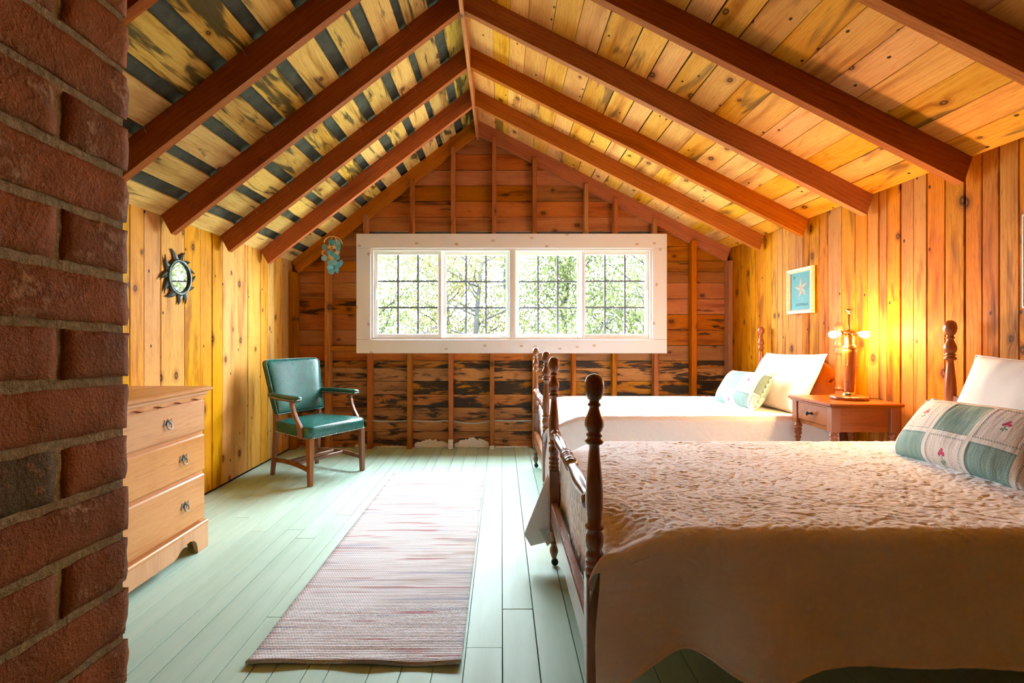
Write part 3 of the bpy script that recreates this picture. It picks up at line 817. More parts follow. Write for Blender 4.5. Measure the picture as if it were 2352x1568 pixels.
def make_bed(name, X0, Y0, Y1, X1, label, group=None):
    b = empty(name, ((X0+X1)/2, (Y0+Y1)/2, 0), 0, label, 'bed', group)
    Pm = Matrix.Translation((-(X0+X1)/2, -(Y0+Y1)/2, 0))
    def P(mb, nm, mat, Mx=Matrix.Identity(4), parent=b):
        o = mb.build(nm, mat); o.parent = parent
        o.matrix_local = (Pm @ Mx) if parent is b else Mx
        return o
    for (x, nm, up, mat) in ((X0, 'foot_post', 0.0, M['bed']), (X1, 'head_post', 0.178, M['headpost'])):
        for y in (Y0, Y1):
            m = MB()
            m.lathe([(0.010,0.034),(0.014,0.045),(0.021,0.065),(0.0215,0.082),(0.013,0.100),(0.019,0.108),(0.019,0.115),(0.014,0.121),(0.022,0.138),(0.0235,0.150),(0.017,0.164),(0.020,0.172)], 20)
            m.box(-0.025, 0.025, -0.025, 0.025, 0.170, 0.465 + up, ch=0.003)
            m.lathe([(r, z + up) for r, z in FOOT_TURN], 28)
            po_ = P(m, nm, mat, Matrix.Translation((x, y, 0)))
            c = MB().lathe([(0.012,-0.006),(0.017,-0.005),(0.017,0.005),(0.012,0.006)], 14, Matrix.Translation((0.004,0,0.017)) @ Matrix.Rotation(math.pi/2, 4, 'X'))
            c.box(-0.006, 0.012, -0.009, -0.006, 0.012, 0.038); c.box(-0.006, 0.012, 0.006, 0.009, 0.012, 0.038); c.lathe([(0.008,0.030),(0.008,0.040)], 10)
            P(c, 'caster', M['black'], Matrix.Identity(4), po_)
    ln = Y1 - Y0
    h = [(0.012,0.0),(0.013,0.035),(0.017,0.040),(0.026,0.048),(0.0275,0.056),(0.022,0.062),(0.0245,0.067),(0.0245,0.072),(0.017,0.077),(0.015,0.095),(0.018,0.13),(0.0235,0.19),(0.0250,0.235),(0.022,0.30),(0.0185,0.36),(0.0175,0.405),(0.024,0.410),(0.0255,0.418),(0.021,0.425),(0.0255,0.432),(0.0265,0.445),(0.0255,0.458),(0.021,0.465),(0.0245,0.472),(0.0245,0.480),(0.018,0.485)]
    k = (ln/2)/0.485
    prof = [(r, z*k) for r, z in h]; prof += [(r, ln - z*k) for r, z in h[::-1][1:]]
    P(MB().lathe(prof, 26), 'foot_rail', M['bed'], frame((X0, Y0, 0.645), (1,0,0), (0,0,-1), (0,1,0)))
    P(MB().box(-0.017, 0.015, 0.02, ln-0.02, 0.21, 0.312, ch=0.004), 'lower_rail', M['bedY'], Matrix.Translation((X0, Y0, 0)))
    for y in (Y0 + 0.004, Y1 - 0.004):
        P(MB().box(X0+0.022, X1-0.022, -0.012, 0.012, 0.285, 0.40, ch=0.003), 'side_rail', M['bedX'], Matrix.Translation((0, y, 0)))
    half = ln/2
    hp = [(0.0,0.952),(0.10,0.951),(0.20,0.948),(0.29,0.940),(0.35,0.925),(0.395,0.900),(0.420,0.868),(0.424,0.842),(0.414,0.822),(0.398,0.812),(0.385,0.800),(0.392,0.790),(0.408,0.792),(0.425,0.806),(0.445,0.824),(0.47,0.829),(0.485,0.828)]
    sc = half/0.485
    top = [(-d*sc, z) for d, z in hp[::-1]] + [(d*sc, z) for d, z in hp[1:]]
    outl = top + [(half, 0.42), (-half, 0.42)]
    mb = MB(); mb.prism(outl, -0.011, 0.011)
    P(mb, 'headboard', M['headboard'], frame((X1 + 0.004, (Y0+Y1)/2, 0), (0,1,0), (0,0,1), (1,0,0)))
    return b
B1 = (0.255, 1.365, 2.415, 2.183); B2 = (0.290, 3.230, 4.200, 2.195)
make_bed('twin_bed', *B1, 'dark turned wooden twin bed with ball topped posts, farther from the window')
make_bed('twin_bed', *B2, 'dark turned wooden twin bed with ball topped posts, under the window')

def mattress(bb, label):
    X0, Y0, Y1, X1 = bb
    m = MB(); m.box(X0+0.085, X1-0.055, Y0+0.020, Y1-0.020, 0.275, 0.405, ch=0.015); m.box(X0+0.13, X1-0.05, Y0+0.05, Y1-0.05, 0.403, 0.582, ch=0.06)
    finish(m.build('mattress', M['ticking']), label, 'mattress')
mattress(B1, 'tan mattress and base mostly hidden under the quilt of the bed farther from the window')
mattress(B2, 'tan mattress and base mostly hidden under the quilt of the bed by the window')

def smooth01(t):
    t = max(0.0, min(1.0, t)); return t*t*(3-2*t)
def gauss(x, c, s): return math.exp(-((x-c)/s)**2)
def make_quilt(bb, ztop, znear, zfar, label, seed, flap=0.0, nx=420, nT=240, nS=80):
    X0, Y0, Y1, X1 = bb
    xa, xb = X0 + 0.058, X1 - 0.040
    yn, yf = Y0 - 0.012, Y1 + 0.010          # where the sides begin to fall
    R = 0.045; nA = 14
    path = [('n', 1 - i/nS) for i in range(nS)] + [('na', i/nA) for i in range(nA+1)] + [('t', i/nT) for i in range(1, nT)] \
         + [('fa', i/nA) for i in range(nA+1)] + [('f', i/nS) for i in range(1, nS+1)]
    off = Vector((seed*13.7, seed*5.1, 0.0))
    def Nz(x, y, z): return noise.noise(Vector((x, y, z)) + off)
    def quilting(x, s):
        """stitched relief: swirling stitch lines with puckers between them, in cloth coordinates"""
        q1 = Nz(x*2.6, s*2.6, 1.0); q2 = Nz(x*2.6, s*2.6, 8.0)
        ph = 9.0*q1 + 5.0*Nz(x*6, s*6, 3.0)
        st = math.exp(-(math.sin(ph*2.2)/0.16)**2) + 0.8*math.exp(-(math.sin(7.0*q2 + 2.0*Nz(x*9, s*9, 5.0))/0.13)**2)
        pk = Nz(x*46 + 2.2*q1, s*80, 2.0) + 0.6*Nz(x*75, s*105, 6.0)
        return 0.0030*pk*(1 - 0.3*st) - 0.0034*st
    def point(kind, t, x):
        near_fold = (0.026*gauss(x, xa+0.02, 0.07) - 0.034*gauss(x, xa+0.20, 0.07) + 0.036*gauss(x, xa+0.36, 0.10) - 0.012*gauss(x, xa+0.62, 0.14)
                     + 0.010*math.sin(x*9+seed) + 0.006*math.sin(x*17+seed*2))
        hem_n = znear + 0.034*gauss(x, xa+0.20, 0.075) - 0.018*gauss(x, xa+0.33, 0.10) - 0.06*gauss(x, xa-0.02, 0.10)
        far_fold = 0.014*math.sin(x*8+seed*3) + 0.008*math.sin(x*15)
        cor = gauss(x, xa-0.02, 0.11)
        if kind in ('n', 'na'):
            zt = ztop - 0.065*cor
            if kind == 'na':
                a = t*math.pi/2
                return (x - 0.055*cor*math.cos(a), yn - R*math.cos(a), zt - R + R*math.sin(a)), (0, -math.cos(a), math.sin(a)), yn - 0.07*(1-t)
            z = (zt - R) + (hem_n - zt + R)*t
            out = near_fold*smooth01(t*1.15) + 0.018*t
            return (x - (0.055 + 0.018*smooth01(t*1.6))*gauss(x, xa-0.02, 0.16), yn - R - out, z), (0, -1, 0.05), yn - 0.07 - (zt - R - z)
        if kind in ('f', 'fa'):
            zt = ztop - 0.06*cor
            if kind == 'fa':
                a = t*math.pi/2
                return (x, yf + R*math.sin(a), zt - R + R*math.cos(a)), (0, math.sin(a), math.cos(a)), yf + 0.07*t
            z = (zt - R) + (zfar - zt + R)*t
            out = far_fold*smooth01(t*1.15) + 0.01*t
            sh = -(flap*(t**0.9))*smooth01((xa + 0.40 - x)/0.40)
            return (x + sh, yf + R + out, z), (0, 1, 0.05), yf + 0.07 + (zt - R - z)
        y = yn + (yf - yn)*t
        dn = cor*(0.065*gauss(y, yn, 0.13) + 0.06*gauss(y, yf, 0.11))
        und = 0.008*Nz(x*2.2, y*2.2, 0.3) + 0.004*Nz(x*6, y*6, 4.0)
        und *= smooth01(min(t, 1-t)/0.06)
        return (x, y, ztop - dn + und), (0, 0, 1), y
    V = []; Fc = []
    for i in range(nx+1):
        x = xa + (xb - xa)*i/nx
        for kind, t in path:
            p, n, s = point(kind, t, x)
            V.append(Vector(p) + Vector(n)*quilting(x, s)*(1.0 if kind == 't' else 0.7))
    m = len(path)
    for i in range(nx):
        for j in range(m-1): Fc.append((i*m+j, i*m+j+1, (i+1)*m+j+1, (i+1)*m+j))
    # the fall at the foot, between the posts
    j0, j1 = nS, nS + 2*nA + nT + 1
    nd = 60; prev = list(range(j0, j1))
    for k in range(1, nd+1):
        cur = []
        for j in range(j0, j1):
            p = V[j]; yy = p.y
            if k <= 10:
                a = k/10*math.pi/2; dx, dz = -0.028*math.sin(a), -0.028*(1-math.cos(a))
            else:
                t = (k-10)/(nd-10); dx = -0.028 - 0.008*math.sin(yy*13+seed)*t + 0.006*t; dz = -0.028 - 0.335*t
            pull = smooth01((k-8)/30)
            if yy < Y0 + 0.07: yy += (Y0 + 0.07 - yy)*pull*0.6
            if yy > Y1 - 0.07: yy += (Y1 - 0.07 - yy)*pull*0.6
            h = quilting(xa - k*0.006, yy)*min(1, k/6)
            cur.append(len(V)); V.append(Vector((p.x + dx - h, yy, max(p.z + dz, 0.205 + 0.01*math.sin(yy*9) + 0.0005*(nd-k)))))
        for q in range(len(prev)-1): Fc.append((prev[q+1], prev[q], cur[q], cur[q+1]))
        prev = cur
    mb = MB(); mb.add(V, Fc, True)
    o = mb.build('quilt', M['quilt'], fix=True)
    finish(o, label, 'quilt')
    MB().tube([V[i*m] for i in range(0, nx+1, 3)], 0.0045, 6).build('hem_binding', M['quilt'], o)
    return o
q1 = make_quilt(B1, 0.600, 0.252, 0.12, 'white quilted bedspread hanging long over the bed farther from the window', 1, flap=0.16)
q2 = make_quilt(B2, 0.600, 0.22, 0.20, 'white quilted bedspread on the bed under the window', 2, flap=0.05, nx=220, nT=120, nS=40)
# the turned-back corner of the near quilt, with its washing label
fl = MB()
cor = [(0.232,0.44),(0.185,0.318),(0.117,0.150),(0.112,0.132),(0.145,0.079),(0.235,0.100),(0.245,0.25)]
fl.prism(cor, -0.004, 0.004)
fl.build('turned_corner', M['quilt'], q1, frame((0, 2.452, 0), (1,0,0), (0,0.03,1), (0,-1,0.03)))
lab = MB().prism([(0.186,0.158),(0.246,0.186),(0.247,0.098),(0.226,0.078)], 0.0, 0.0015).build('washing_label', plain('label_cloth', (0.78,0.80,0.78), 0.6), q1, frame((0, 2.446, 0), (1,0,0), (0,0.03,1), (0,-1,0.03)))
tx = MB()
for k in range(9):
    t0 = k/9; a = Vector((0.190+0.038*t0, 0.150-0.068*t0)); d = Vector((0.046-0.030*t0*0.8, 0.020))
    a = a + Vector((0.004, 0.002)); e = a + d*0.86
    if k % 3 == 2: e = a + d*0.5
    w_ = 0.0011
    tx.add([(a.x,a.y-w_,0.0),(e.x,e.y-w_,0.0),(e.x,e.y+w_,0.0),(a.x,a.y+w_,0.0)], [(0,1,2,3)])
tx.build('label_print', plain('label_ink', (0.08,0.10,0.11), 0.7), lab, Matrix.Translation((0,0,0.0018)))

# ---- pillows
def make_pillow(name, L, H, T, Mx, mat, label, cat, seed, pinch=0.05, group=None, trim=None, wrinkle=1.0):
    nx, ny = 56, 36
    V = []; Fc = []
    def P(i, j, s):
        u, v = -1+2*i/nx, -1+2*j/ny
        x = u*L/2*(1 - pinch*(1-abs(u)**3)*0 - pinch*(1-v*v)*(abs(u)**6)); y = v*H/2*(1 - pinch*1.3*(1-u*u)*(abs(v)**6))
        e = (max(0.0, 1-abs(u)**3.2))**0.55 * (max(0.0, 1-abs(v)**3.2))**0.55
        n1 = noise.noise(Vector((x*7+seed*3, y*7, s*2.0))); n2 = noise.noise(Vector((x*16+seed, y*9+seed*2, s*3.0)))
        edge = (abs(u)**4 + abs(v)**4)*0.5
        z = s*T/2*e*(1 + wrinkle*(0.10*n1 + 0.05*n2*edge*2))
        z += wrinkle*0.004*n2*e
        return (x, y, z)
    idx = {}
    for s in (1, -1):
        for j in range(ny+1):
            for i in range(nx+1):
                if s < 0 and (i in (0, nx) or j in (0, ny)): idx[(s,i,j)] = idx[(1,i,j)]; continue
                idx[(s,i,j)] = len(V); V.append(P(i, j, s))
    for s in (1, -1):
        for j in range(ny):
            for i in range(nx):
                q = [idx[(s,i,j)], idx[(s,i+1,j)], idx[(s,i+1,j+1)], idx[(s,i,j+1)]]
                Fc.append(q if s > 0 else q[::-1])
    mb = MB(); mb.add(V, Fc, True)
    o = mb.build(name, mat, None, Mx)
    finish(o, label, cat, group)
    if trim:
        ring = [V[idx[(1,i,0)]] for i in range(nx)] + [V[idx[(1,nx,j)]] for j in range(ny)] + [V[idx[(1,i,ny)]] for i in range(nx,0,-1)] + [V[idx[(1,0,j)]] for j in range(ny,0,-1)]
        pts = []
        for k, p in enumerate(ring):
            p = Vector(p); r = p.normalized()
            pts.append(p*1.012 + Vector((0,0,0.006*math.sin(k*1.35))))
        MB().tube(pts, 0.0065, 6, closed=True).build('ruffle', trim, o)
    else:
        ring = [V[idx[(1,i,0)]] for i in range(nx)] + [V[idx[(1,nx,j)]] for j in range(ny)] + [V[idx[(1,i,ny)]] for i in range(nx,0,-1)] + [V[idx[(1,0,j)]] for j in range(ny,0,-1)]
        MB().tube(ring, 0.0028, 6, closed=True).build('seam', mat, o)
    return o
def lean(c, a, roll=0.0):
    ay = Vector((math.sin(a), 0, math.cos(a))); az = Vector((-math.cos(a), 0, math.sin(a))); ax = Vector((0,-1,0))
    return frame(c, ax, ay, az) @ Matrix.Rotation(roll, 4, 'Z')
M['trim'] = plain('cream_ruffle', (0.72,0.66,0.56), 0.8, nz=0.2, nscale=60)
make_pillow('sleeping_pillow', 0.72, 0.44, 0.15, lean((2.015, 3.585, 0.790), math.radians(27), 0.03), M['linen'], 'plump white pillow against the headboard of the bed by the window', 'pillow', 1)
make_pillow('sleeping_pillow', 0.74, 0.46, 0.15, lean((2.02, 1.84, 0.810), math.radians(22), -0.02), M['linen'], 'plump white pillow against the headboard of the bed farther from the window', 'pillow', 2)
make_pillow('patchwork_cushion', 0.60, 0.29, 0.17, lean((1.79, 3.69, 0.716), math.radians(30), 0.05), M['patch'], 'green and cream patchwork cushion lying on the bed by the window', 'cushion', 3, 0.04, None, M['trim'], 0.7)
make_pillow('patchwork_cushion', 0.58, 0.31, 0.18, lean((1.83, 1.93, 0.712), math.radians(38), 0.02), M['patch'], 'green and cream patchwork cushion lying on the bed farther from the window', 'cushion', 4, 0.04, None, M['trim'], 0.7)

# ================================================================== NIGHTSTAND AND LAMP
NX0, NX1, NY0, NY1, NZ = 1.815, 2.228, 2.735, 3.150, 0.740
ns = empty('nightstand', ((NX0+NX1)/2, (NY0+NY1)/2, 0), 0, 'small reddish wooden nightstand with one drawer between the beds', 'nightstand')
cxn, cyn = (NX1-NX0)/2, (NY1-NY0)/2
t = MB(); t.box(-cxn, cxn, -cyn, cyn, NZ-0.020, NZ, ch=0.006); t.box(-cxn+0.012, cxn-0.012, -cyn+0.012, cyn-0.012, NZ-0.028, NZ-0.019)
t.build('top', M['night'], ns)
ix, iy = cxn - 0.030, cyn - 0.030
for sx in (-1, 1):
    for sy in (-1, 1):
        m = MB(); m.box(-0.024, 0.024, -0.024, 0.024, 0.575, NZ-0.026, ch=0.003)
        m.lathe([(0.010,0.0),(0.013,0.02),(0.011,0.06),(0.014,0.16),(0.017,0.30),(0.0145,0.42),(0.0115,0.475),(0.018,0.480),(0.018,0.486),(0.0125,0.490),(0.015,0.500),(0.021,0.508),(0.021,0.516),(0.0145,0.522),(0.021,0.530),(0.021,0.538),(0.015,0.544),(0.023,0.552),(0.023,0.560),(0.017,0.566),(0.022,0.576)], 18)
        m.build('leg', M['nightZ'], ns, Matrix.Translation((sx*(ix-0.012), sy*(iy-0.012), 0)))
for sy in (-1, 1):
    MB().box(-ix+0.01, ix-0.01, -0.009, 0.009, 0.578, NZ-0.026).build('side_panel', M['night'], ns, Matrix.Translation((0, sy*(iy-0.002-0.012), 0)))
MB().box(-0.009, 0.009, -iy+0.01, iy-0.01, 0.578, NZ-0.026).build('back_panel', M['night'], ns, Matrix.Translation((ix-0.014, 0, 0)))
MB().box(-0.009, 0.009, -iy+0.01, iy-0.01, 0.578, 0.600).build('front_rail', M['night'], ns, Matrix.Translation((-ix+0.012, 0, 0)))
dr = MB().box(-0.010, 0.012, -iy+0.040, iy-0.040, 0.603, NZ-0.030, ch=0.003).build('drawer', M['night'], ns, Matrix.Translation((-ix+0.004, 0, 0)))
MB().lathe([(0.009,0.0),(0.009,0.003),(0.005,0.006),(0.0045,0.018),(0.008,0.022),(0.0125,0.027),(0.0125,0.031),(0.008,0.036),(0.002,0.037)], 16).build('knob', M['black'], dr, frame((-0.010, 0.0, 0.655), (0,0,-1), (0,1,0), (-1,0,0)))

LX, LY = 2.055, 2.935
lamp = empty('table_lamp', (LX, LY, NZ), 0, 'two bulb table lamp without a shade on the nightstand', 'lamp')
lamp.scale = (0.965, 0.965, 0.965)
M['lampwood'] = wood('lamp_wood', (0.36,0.13,0.035), (0.27,0.085,0.02), (0.14,0.04,0.01), axis='Z', knots=0.0, rough=0.3, vv=0.0, hv=0.0, coat=0.4)
MB().lathe([(0.096,0.0),(0.102,0.003),(0.102,0.017),(0.097,0.022),(0.05,0.023)], 40).build('base', M['bed'], lamp)
MB().lathe([(0.036,0.022),(0.037,0.027),(0.033,0.031),(0.034,0.036),(0.030,0.040),(0.026,0.045)], 28).build('foot_collar', M['brass'], lamp)
MB().lathe([(0.025,0.044),(0.0265,0.05),(0.029,0.10),(0.034,0.20),(0.0375,0.285),(0.0385,0.312)], 28).build('column', M['lampwood'], lamp)
MB().lathe([(0.0395,0.311),(0.0405,0.316),(0.0395,0.322),(0.034,0.326),(0.0345,0.331),(0.026,0.334),(0.0245,0.336),(0.0245,0.388),(0.020,0.392),(0.012,0.396)], 28).build('neck', M['brass'], lamp)
MB().lathe([(0.010,0.394),(0.014,0.400),(0.043,0.406),(0.045,0.409),(0.035,0.416),(0.018,0.423),(0.007,0.428),(0.0055,0.432),(0.0055,0.525)], 28).build('cluster_cap', M['brass'], lamp)
MB().lathe([(0.006,0.523),(0.008,0.527),(0.0075,0.531),(0.0145,0.538),(0.017,0.545),(0.015,0.552),(0.006,0.556),(0.001,0.557)], 20).build('finial', M['brass'], lamp)
M['bulb'] = emit('lit_bulb', (1.0, 0.56, 0.22), BULB)
for sx in (-1, 1):
    Mx = Matrix.Translation((sx*0.020, 0, 0.405)) @ Matrix.Rotation(sx*math.radians(96), 4, 'Y')
    MB().lathe([(0.011,0.0),(0.0135,0.006),(0.0135,0.034),(0.011,0.037)], 16, Mx).build('socket', M['brass'], lamp)
    MB().lathe([(0.010,0.036),(0.011,0.044),(0.018,0.060),(0.022,0.075),(0.021,0.088),(0.014,0.098),(0.004,0.102)], 18, Mx).build('bulb', M['bulb'], lamp)
    m = MB(); cx_ = sx*0.030
    for k in range(26): m.sphere((cx_*(1+0.0*k), -0.030, 0.398 - k*0.0072), 0.0018, 6, 4)
    m.sphere((cx_, -0.030, 0.398 - 26*0.0072), 0.0055, 10, 6)
    m.build('pull_chain', M['brass'], lamp)
cp = [(0.095,0.0,0.008),(0.13,-0.005,0.005),(0.165,-0.012,0.005),(0.184,-0.02,0.002),(0.190,-0.03,-0.03),(0.192,-0.05,-0.12),(0.190,-0.09,-0.25),(0.185,-0.13,-0.45),(0.19,-0.16,-0.62),(0.19,-0.2,-0.760)]
MB().tube(cp, 0.0028, 6).build('cord', M['cord'], lamp)

# ================================================================== DRESSER
DXF, DXB, DY0, DY1 = -1.585, -2.058, 1.800, 2.630
ds = empty('dresser', ((DXF+DXB)/2, (DY0+DY1)/2, 0), 0, 'honey coloured three drawer dresser with ring pulls by the pale wall', 'dresser')
Dm = Matrix.Translation((-(DXF+DXB)/2, -(DY0+DY1)/2, 0))
def D(mb, nm, mat, par=ds, Mx=None, fix=False):
    o = mb.build(nm, mat, None, fix=fix); o.parent = par; o.matrix_local = (Dm if par is ds else Matrix.Identity(4)) @ (Mx or Matrix.Identity(4)); return o
D(MB().box(DXB, DXF, DY0, DY1, 0.10, 0.815), 'case', M['maple'])
m = MB(); m.box(DXB, -1.545, DY0-0.030, DY1+0.032, 0.826, 0.848, ch=0.007)
D(m, 'top', M['maple'])
D(MB().box(DXB, -1.562, DY0-0.014, DY1+0.014, 0.806, 0.827, ch=0.005), 'top_moulding', M['maple'])
out = []
n = 90
for i in range(n+1):
    y = DY0 - 0.002 + (DY1 - DY0 + 0.004)*i/n
    ph = (y - DY0)/0.1375*2*math.pi
    out.append((y, 0.787 + 0.006*math.sin(ph) + 0.0035*abs(math.sin(ph/2))))
D(MB().prism(out + [(DY1+0.002, 0.808), (DY0-0.002, 0.808)], 0.0, 0.014), 'scalloped_apron', M['maple'], Mx=frame((DXF, 0, 0), (0,1,0), (0,0,1), (1,0,0)), fix=True)
def pull(par, y, z, x):
    pl = [(-0.033,-0.010),(-0.028,-0.017),(-0.022,-0.010),(-0.014,-0.004),(-0.008,-0.012),(0.008,-0.012),(0.014,-0.004),(0.022,-0.010),(0.028,-0.017),(0.033,-0.010),(0.030,0.002),(0.024,0.010),
          (0.027,0.018),(0.020,0.012),(0.012,0.006),(0.009,0.014),(0.005,0.010),(0.0,0.020),(-0.005,0.010),(-0.009,0.014),(-0.012,0.006),(-0.020,0.012),(-0.027,0.018),(-0.024,0.010),(-0.030,0.002)]
    Mx = frame((x, y, z), (0,1,0), (0,0,1), (1,0,0))
    D(MB().prism(pl[::-1], 0.0, 0.003), 'pull_plate', M['pewter'], par, Mx, fix=True)
    m = MB()
    m.tube([(0.0175*math.cos(2*math.pi*i/24), -0.012+0.0175*math.sin(2*math.pi*i/24), 0.009 - 0.004*math.sin(2*math.pi*i/24)) for i in range(24)], 0.0028, 8, closed=True)
    m.lathe([(0.005,0.0),(0.005,0.009),(0.003,0.011)], 10, Matrix.Translation((0, 0.006, 0.0)))
    D(m, 'pull_ring', M['pewter'], par, Mx)
for (z0, z1, ya, yb, zp) in ((0.618, 0.781, 2.33, 1.99, 0.707), (0.410, 0.600, 2.445, 1.985, 0.513), (0.156, 0.392, 2.457, 1.973, 0.277)):
    m = MB(); m.box(DXF-0.02, DXF+0.018, DY0+0.006, DY1-0.006, z0, z1, ch=0.007)
    d = D(m, 'drawer', M['maple'])
    d.matrix_local = Dm
    for y in (ya, yb): pull(d, y, zp, DXF+0.0175)
D(MB().box(DXB, -1.556, DY0-0.008, DY1+0.010, 0.128, 0.146, ch=0.005), 'base_moulding', M['maple'])
def foot_outline(a, b, c0):
    """board with bracket feet: bottom edge runs from a to b"""
    L = b - a
    pts = [(0.0,0.0),(0.085,0.0),(0.090,0.030),(0.100,0.058),(0.120,0.076),(0.150,0.084),(0.190,0.080),(0.225,0.066),(0.250,0.048),(0.275,0.040),(0.30,0.042)]
    low = [(a + x, z) for x, z in pts] + [(b - x, z) for x, z in pts[::-1]]
    return low + [(b, 0.130), (a, 0.130)]
D(MB().prism(foot_outline(DY0-0.006, DY1+0.008, 0), -0.022, 0.0), 'front_bracket_base', M['maple'], Mx=frame((-1.560, 0, 0), (0,1,0), (0,0,1), (1,0,0)), fix=True)
for y in (DY0-0.006, DY1-0.012):
    pts = [(DXB,0.0),(DXB+0.09,0.0),(DXB+0.10,0.05),(DXB+0.13,0.075),(-1.72,0.075),(-1.67,0.05),(-1.655,0.0),(-1.578,0.0),(-1.578,0.13),(DXB,0.13)]
    D(MB().prism(pts, -0.020, 0.0), 'side_bracket_base', M['maple'], Mx=frame((0, y, 0), (1,0,0), (0,0,1), (0,-1,0)), fix=True)

# ================================================================== ARMCHAIR
ch = empty('armchair', (-1.50, 4.02, 0), math.radians(-121), 'teal leather armchair with dark wooden legs and brass nail trim', 'armchair')
def rounded(w0, w1, d0, d1, z0, z1, crown, n=22, r=0.05, sk=0.0):
    """cushion: width w0 at the back (y=d0) and w1 at the front (y=d1)"""
    V = []; Fc = []
    ring = []
    def outl(k, inset):
        pts = []
        cs = [(w1/2, d1), (-w1/2, d1), (-w0/2, d0), (w0/2, d0)]
        for q, (cx, cy) in enumerate(cs):
            sx = 1 if cx > 0 else -1; sy = 1 if q < 2 else -1
            ox, oy = cx - sx*r, cy - sy*r
            a0 = [0, math.pi/2, math.pi, 3*math.pi/2][q]
            for i in range(7):
                a = a0 + math.pi/2*i/6
                pts.append((ox + (r-inset)*math.cos(a), oy + (r-inset)*math.sin(a)))
        return pts
    m = MB()
    layers = [(z0, 0.004), (z0+0.004, 0.0), (z1-0.018, -0.002), (z1-0.008, 0.002), (z1-0.001, 0.008), (z1+crown*0.10, 0.018)]
    for z, ins in layers: ring.append([len(V) + i for i in range(28)]); V += [(x, y, z) for x, y in outl(0, ins)]
    base = outl(0, 0.018); cy = (d0+d1)/2
    steps = [0.92, 0.8, 0.65, 0.5, 0.32, 0.15]
    for s in steps:
        ring.append([len(V) + i for i in range(28)])
        V += [(x*s, cy + (y-cy)*s, z1 + crown*(0.10 + 0.90*(1-s**2.2))) for x, y in base]
    V.append((0, cy, z1+crown)); top = len(V)-1
    for a, b in zip(ring[:-1], ring[1:]):
        for i in range(28): j = (i+1) % 28; Fc.append((a[i], a[j], b[j], b[i]))
    for i in range(28): Fc.append((ring[-1][i], ring[-1][(i+1) % 28], top))
    Fc.append(ring[0][::-1])
    m.add(V, Fc, True); return m, outl
seat, so = rounded(0.45, 0.555, -0.235, 0.275, 0.350, 0.435, 0.034)
st_ = seat.build('seat', M['leather'], ch)
def nails(path, par, name='nail_trim', r=0.0042, step=0.0115, out=None):
    m = MB(); acc = 0.0; last = None
    for a, b in zip(path[:-1], path[1:]):
        a, b = Vector(a), Vector(b); L = (b-a).length; s = -acc
        while s + step <= L:
            s += step; m.sphere(a + (b-a)*(s/L), r, 6, 4)
        acc = L - s
    o = m.build(name, M['steel'], par); o['kind'] = 'stuff'; return o
pp = so(0, -0.002)
nails([(x, y, 0.356) for x, y in pp + pp[:1]], st_)
# back: a slab that leans, with rounded top corners and a swollen front
def back_panel():
    V = []; Fc = []; nu, nv = 24, 24
    def P(i, j, s):
        u, v = -1+2*i/nu, j/nv
        z = 0.490 + 0.428*v
        wd = (0.220 + 0.036*v)
        x = u*wd
        cr_ = 0.045; zt_ = 0.918
        ex, ez = wd - cr_, zt_ - cr_
        if abs(x) > ex and z > ez:          # round the top corners: square corner patch onto a quarter disc
            px, pz = (abs(x)-ex)/cr_, (z-ez)/cr_
            x = math.copysign(ex + cr_*px*math.sqrt(max(0, 1-pz*pz/2)), x); z = ez + cr_*pz*math.sqrt(max(0, 1-px*px/2))
        e = (max(0, 1-abs(u)**5))**0.5*(max(0, 1-abs(2*v-1)**6))**0.5
        yc = -0.215 - 0.105*v - 0.014*math.sin(math.pi*v)*0 + 0.012*(1-u*u)*0
        th = 0.030 + 0.020*e if s > 0 else 0.028
        curve = -0.012*(1-u*u)
        return (x, yc + curve + (th if s > 0 else -th*0.8), z)
    idx = {}
    for s in (1, -1):
        for j in range(nv+1):
            for i in range(nu+1): idx[(s,i,j)] = len(V); V.append(P(i,j,s))
    for s in (1, -1):
        for j in range(nv):
            for i in range(nu):
                q = [idx[(s,i,j)], idx[(s,i+1,j)], idx[(s,i+1,j+1)], idx[(s,i,j+1)]]; Fc.append(q[::-1] if s > 0 else q)
    rim = [(i,0) for i in range(nu)] + [(nu,j) for j in range(nv)] + [(i,nv) for i in range(nu,0,-1)] + [(0,j) for j in range(nv,0,-1)]
    for a, b in zip(rim, rim[1:]+rim[:1]): Fc.append((idx[(1,*a)], idx[(1,*b)], idx[(-1,*b)], idx[(-1,*a)]))
    m = MB(); m.add(V, Fc, True)
    return m, [V[idx[(1,*a)]] for a in rim], [V[idx[(-1,*a)]] for a in rim]
bp, rimf, rimb = back_panel()
bo = bp.build('backrest', M['leather'], ch, fix=True)
mid = [tuple((Vector(a)*0.15 + Vector(b)*0.85) + (Vector((a[0], 0, a[2]-0.70)).normalized()*0.002)) for a, b in zip(rimf, rimb)]
nails(mid[24:24+24+24+24] + [mid[0]], bo)
MB().tube(rimf, 0.0045, 6, closed=True).build('piping', M['leather'], bo)
def leg(x, y, top, bot, z1, dx=0.0, dy=0.0):
    m = MB(); a, b = top/2, bot/2
    v = [(x+dx-b,y+dy-b,0),(x+dx+b,y+dy-b,0),(x+dx+b,y+dy+b,0),(x+dx-b,y+dy+b,0),(x-a,y-a,z1),(x+a,y-a,z1),(x+a,y+a,z1),(x-a,y+a,z1)]
    m.add(v, [(0,3,2,1),(4,5,6,7),(0,1,5,4),(1,2,6,5),(2,3,7,6),(3,0,4,7)])
    o = m.build('leg', M['chairwood'], ch)
    bv = o.modifiers.new('bevel', 'BEVEL'); bv.width = 0.004; bv.segments = 2
leg(0.250, 0.245, 0.046, 0.032, 0.355, 0.005, 0.006); leg(-0.250, 0.245, 0.046, 0.032, 0.355, -0.005, 0.006)
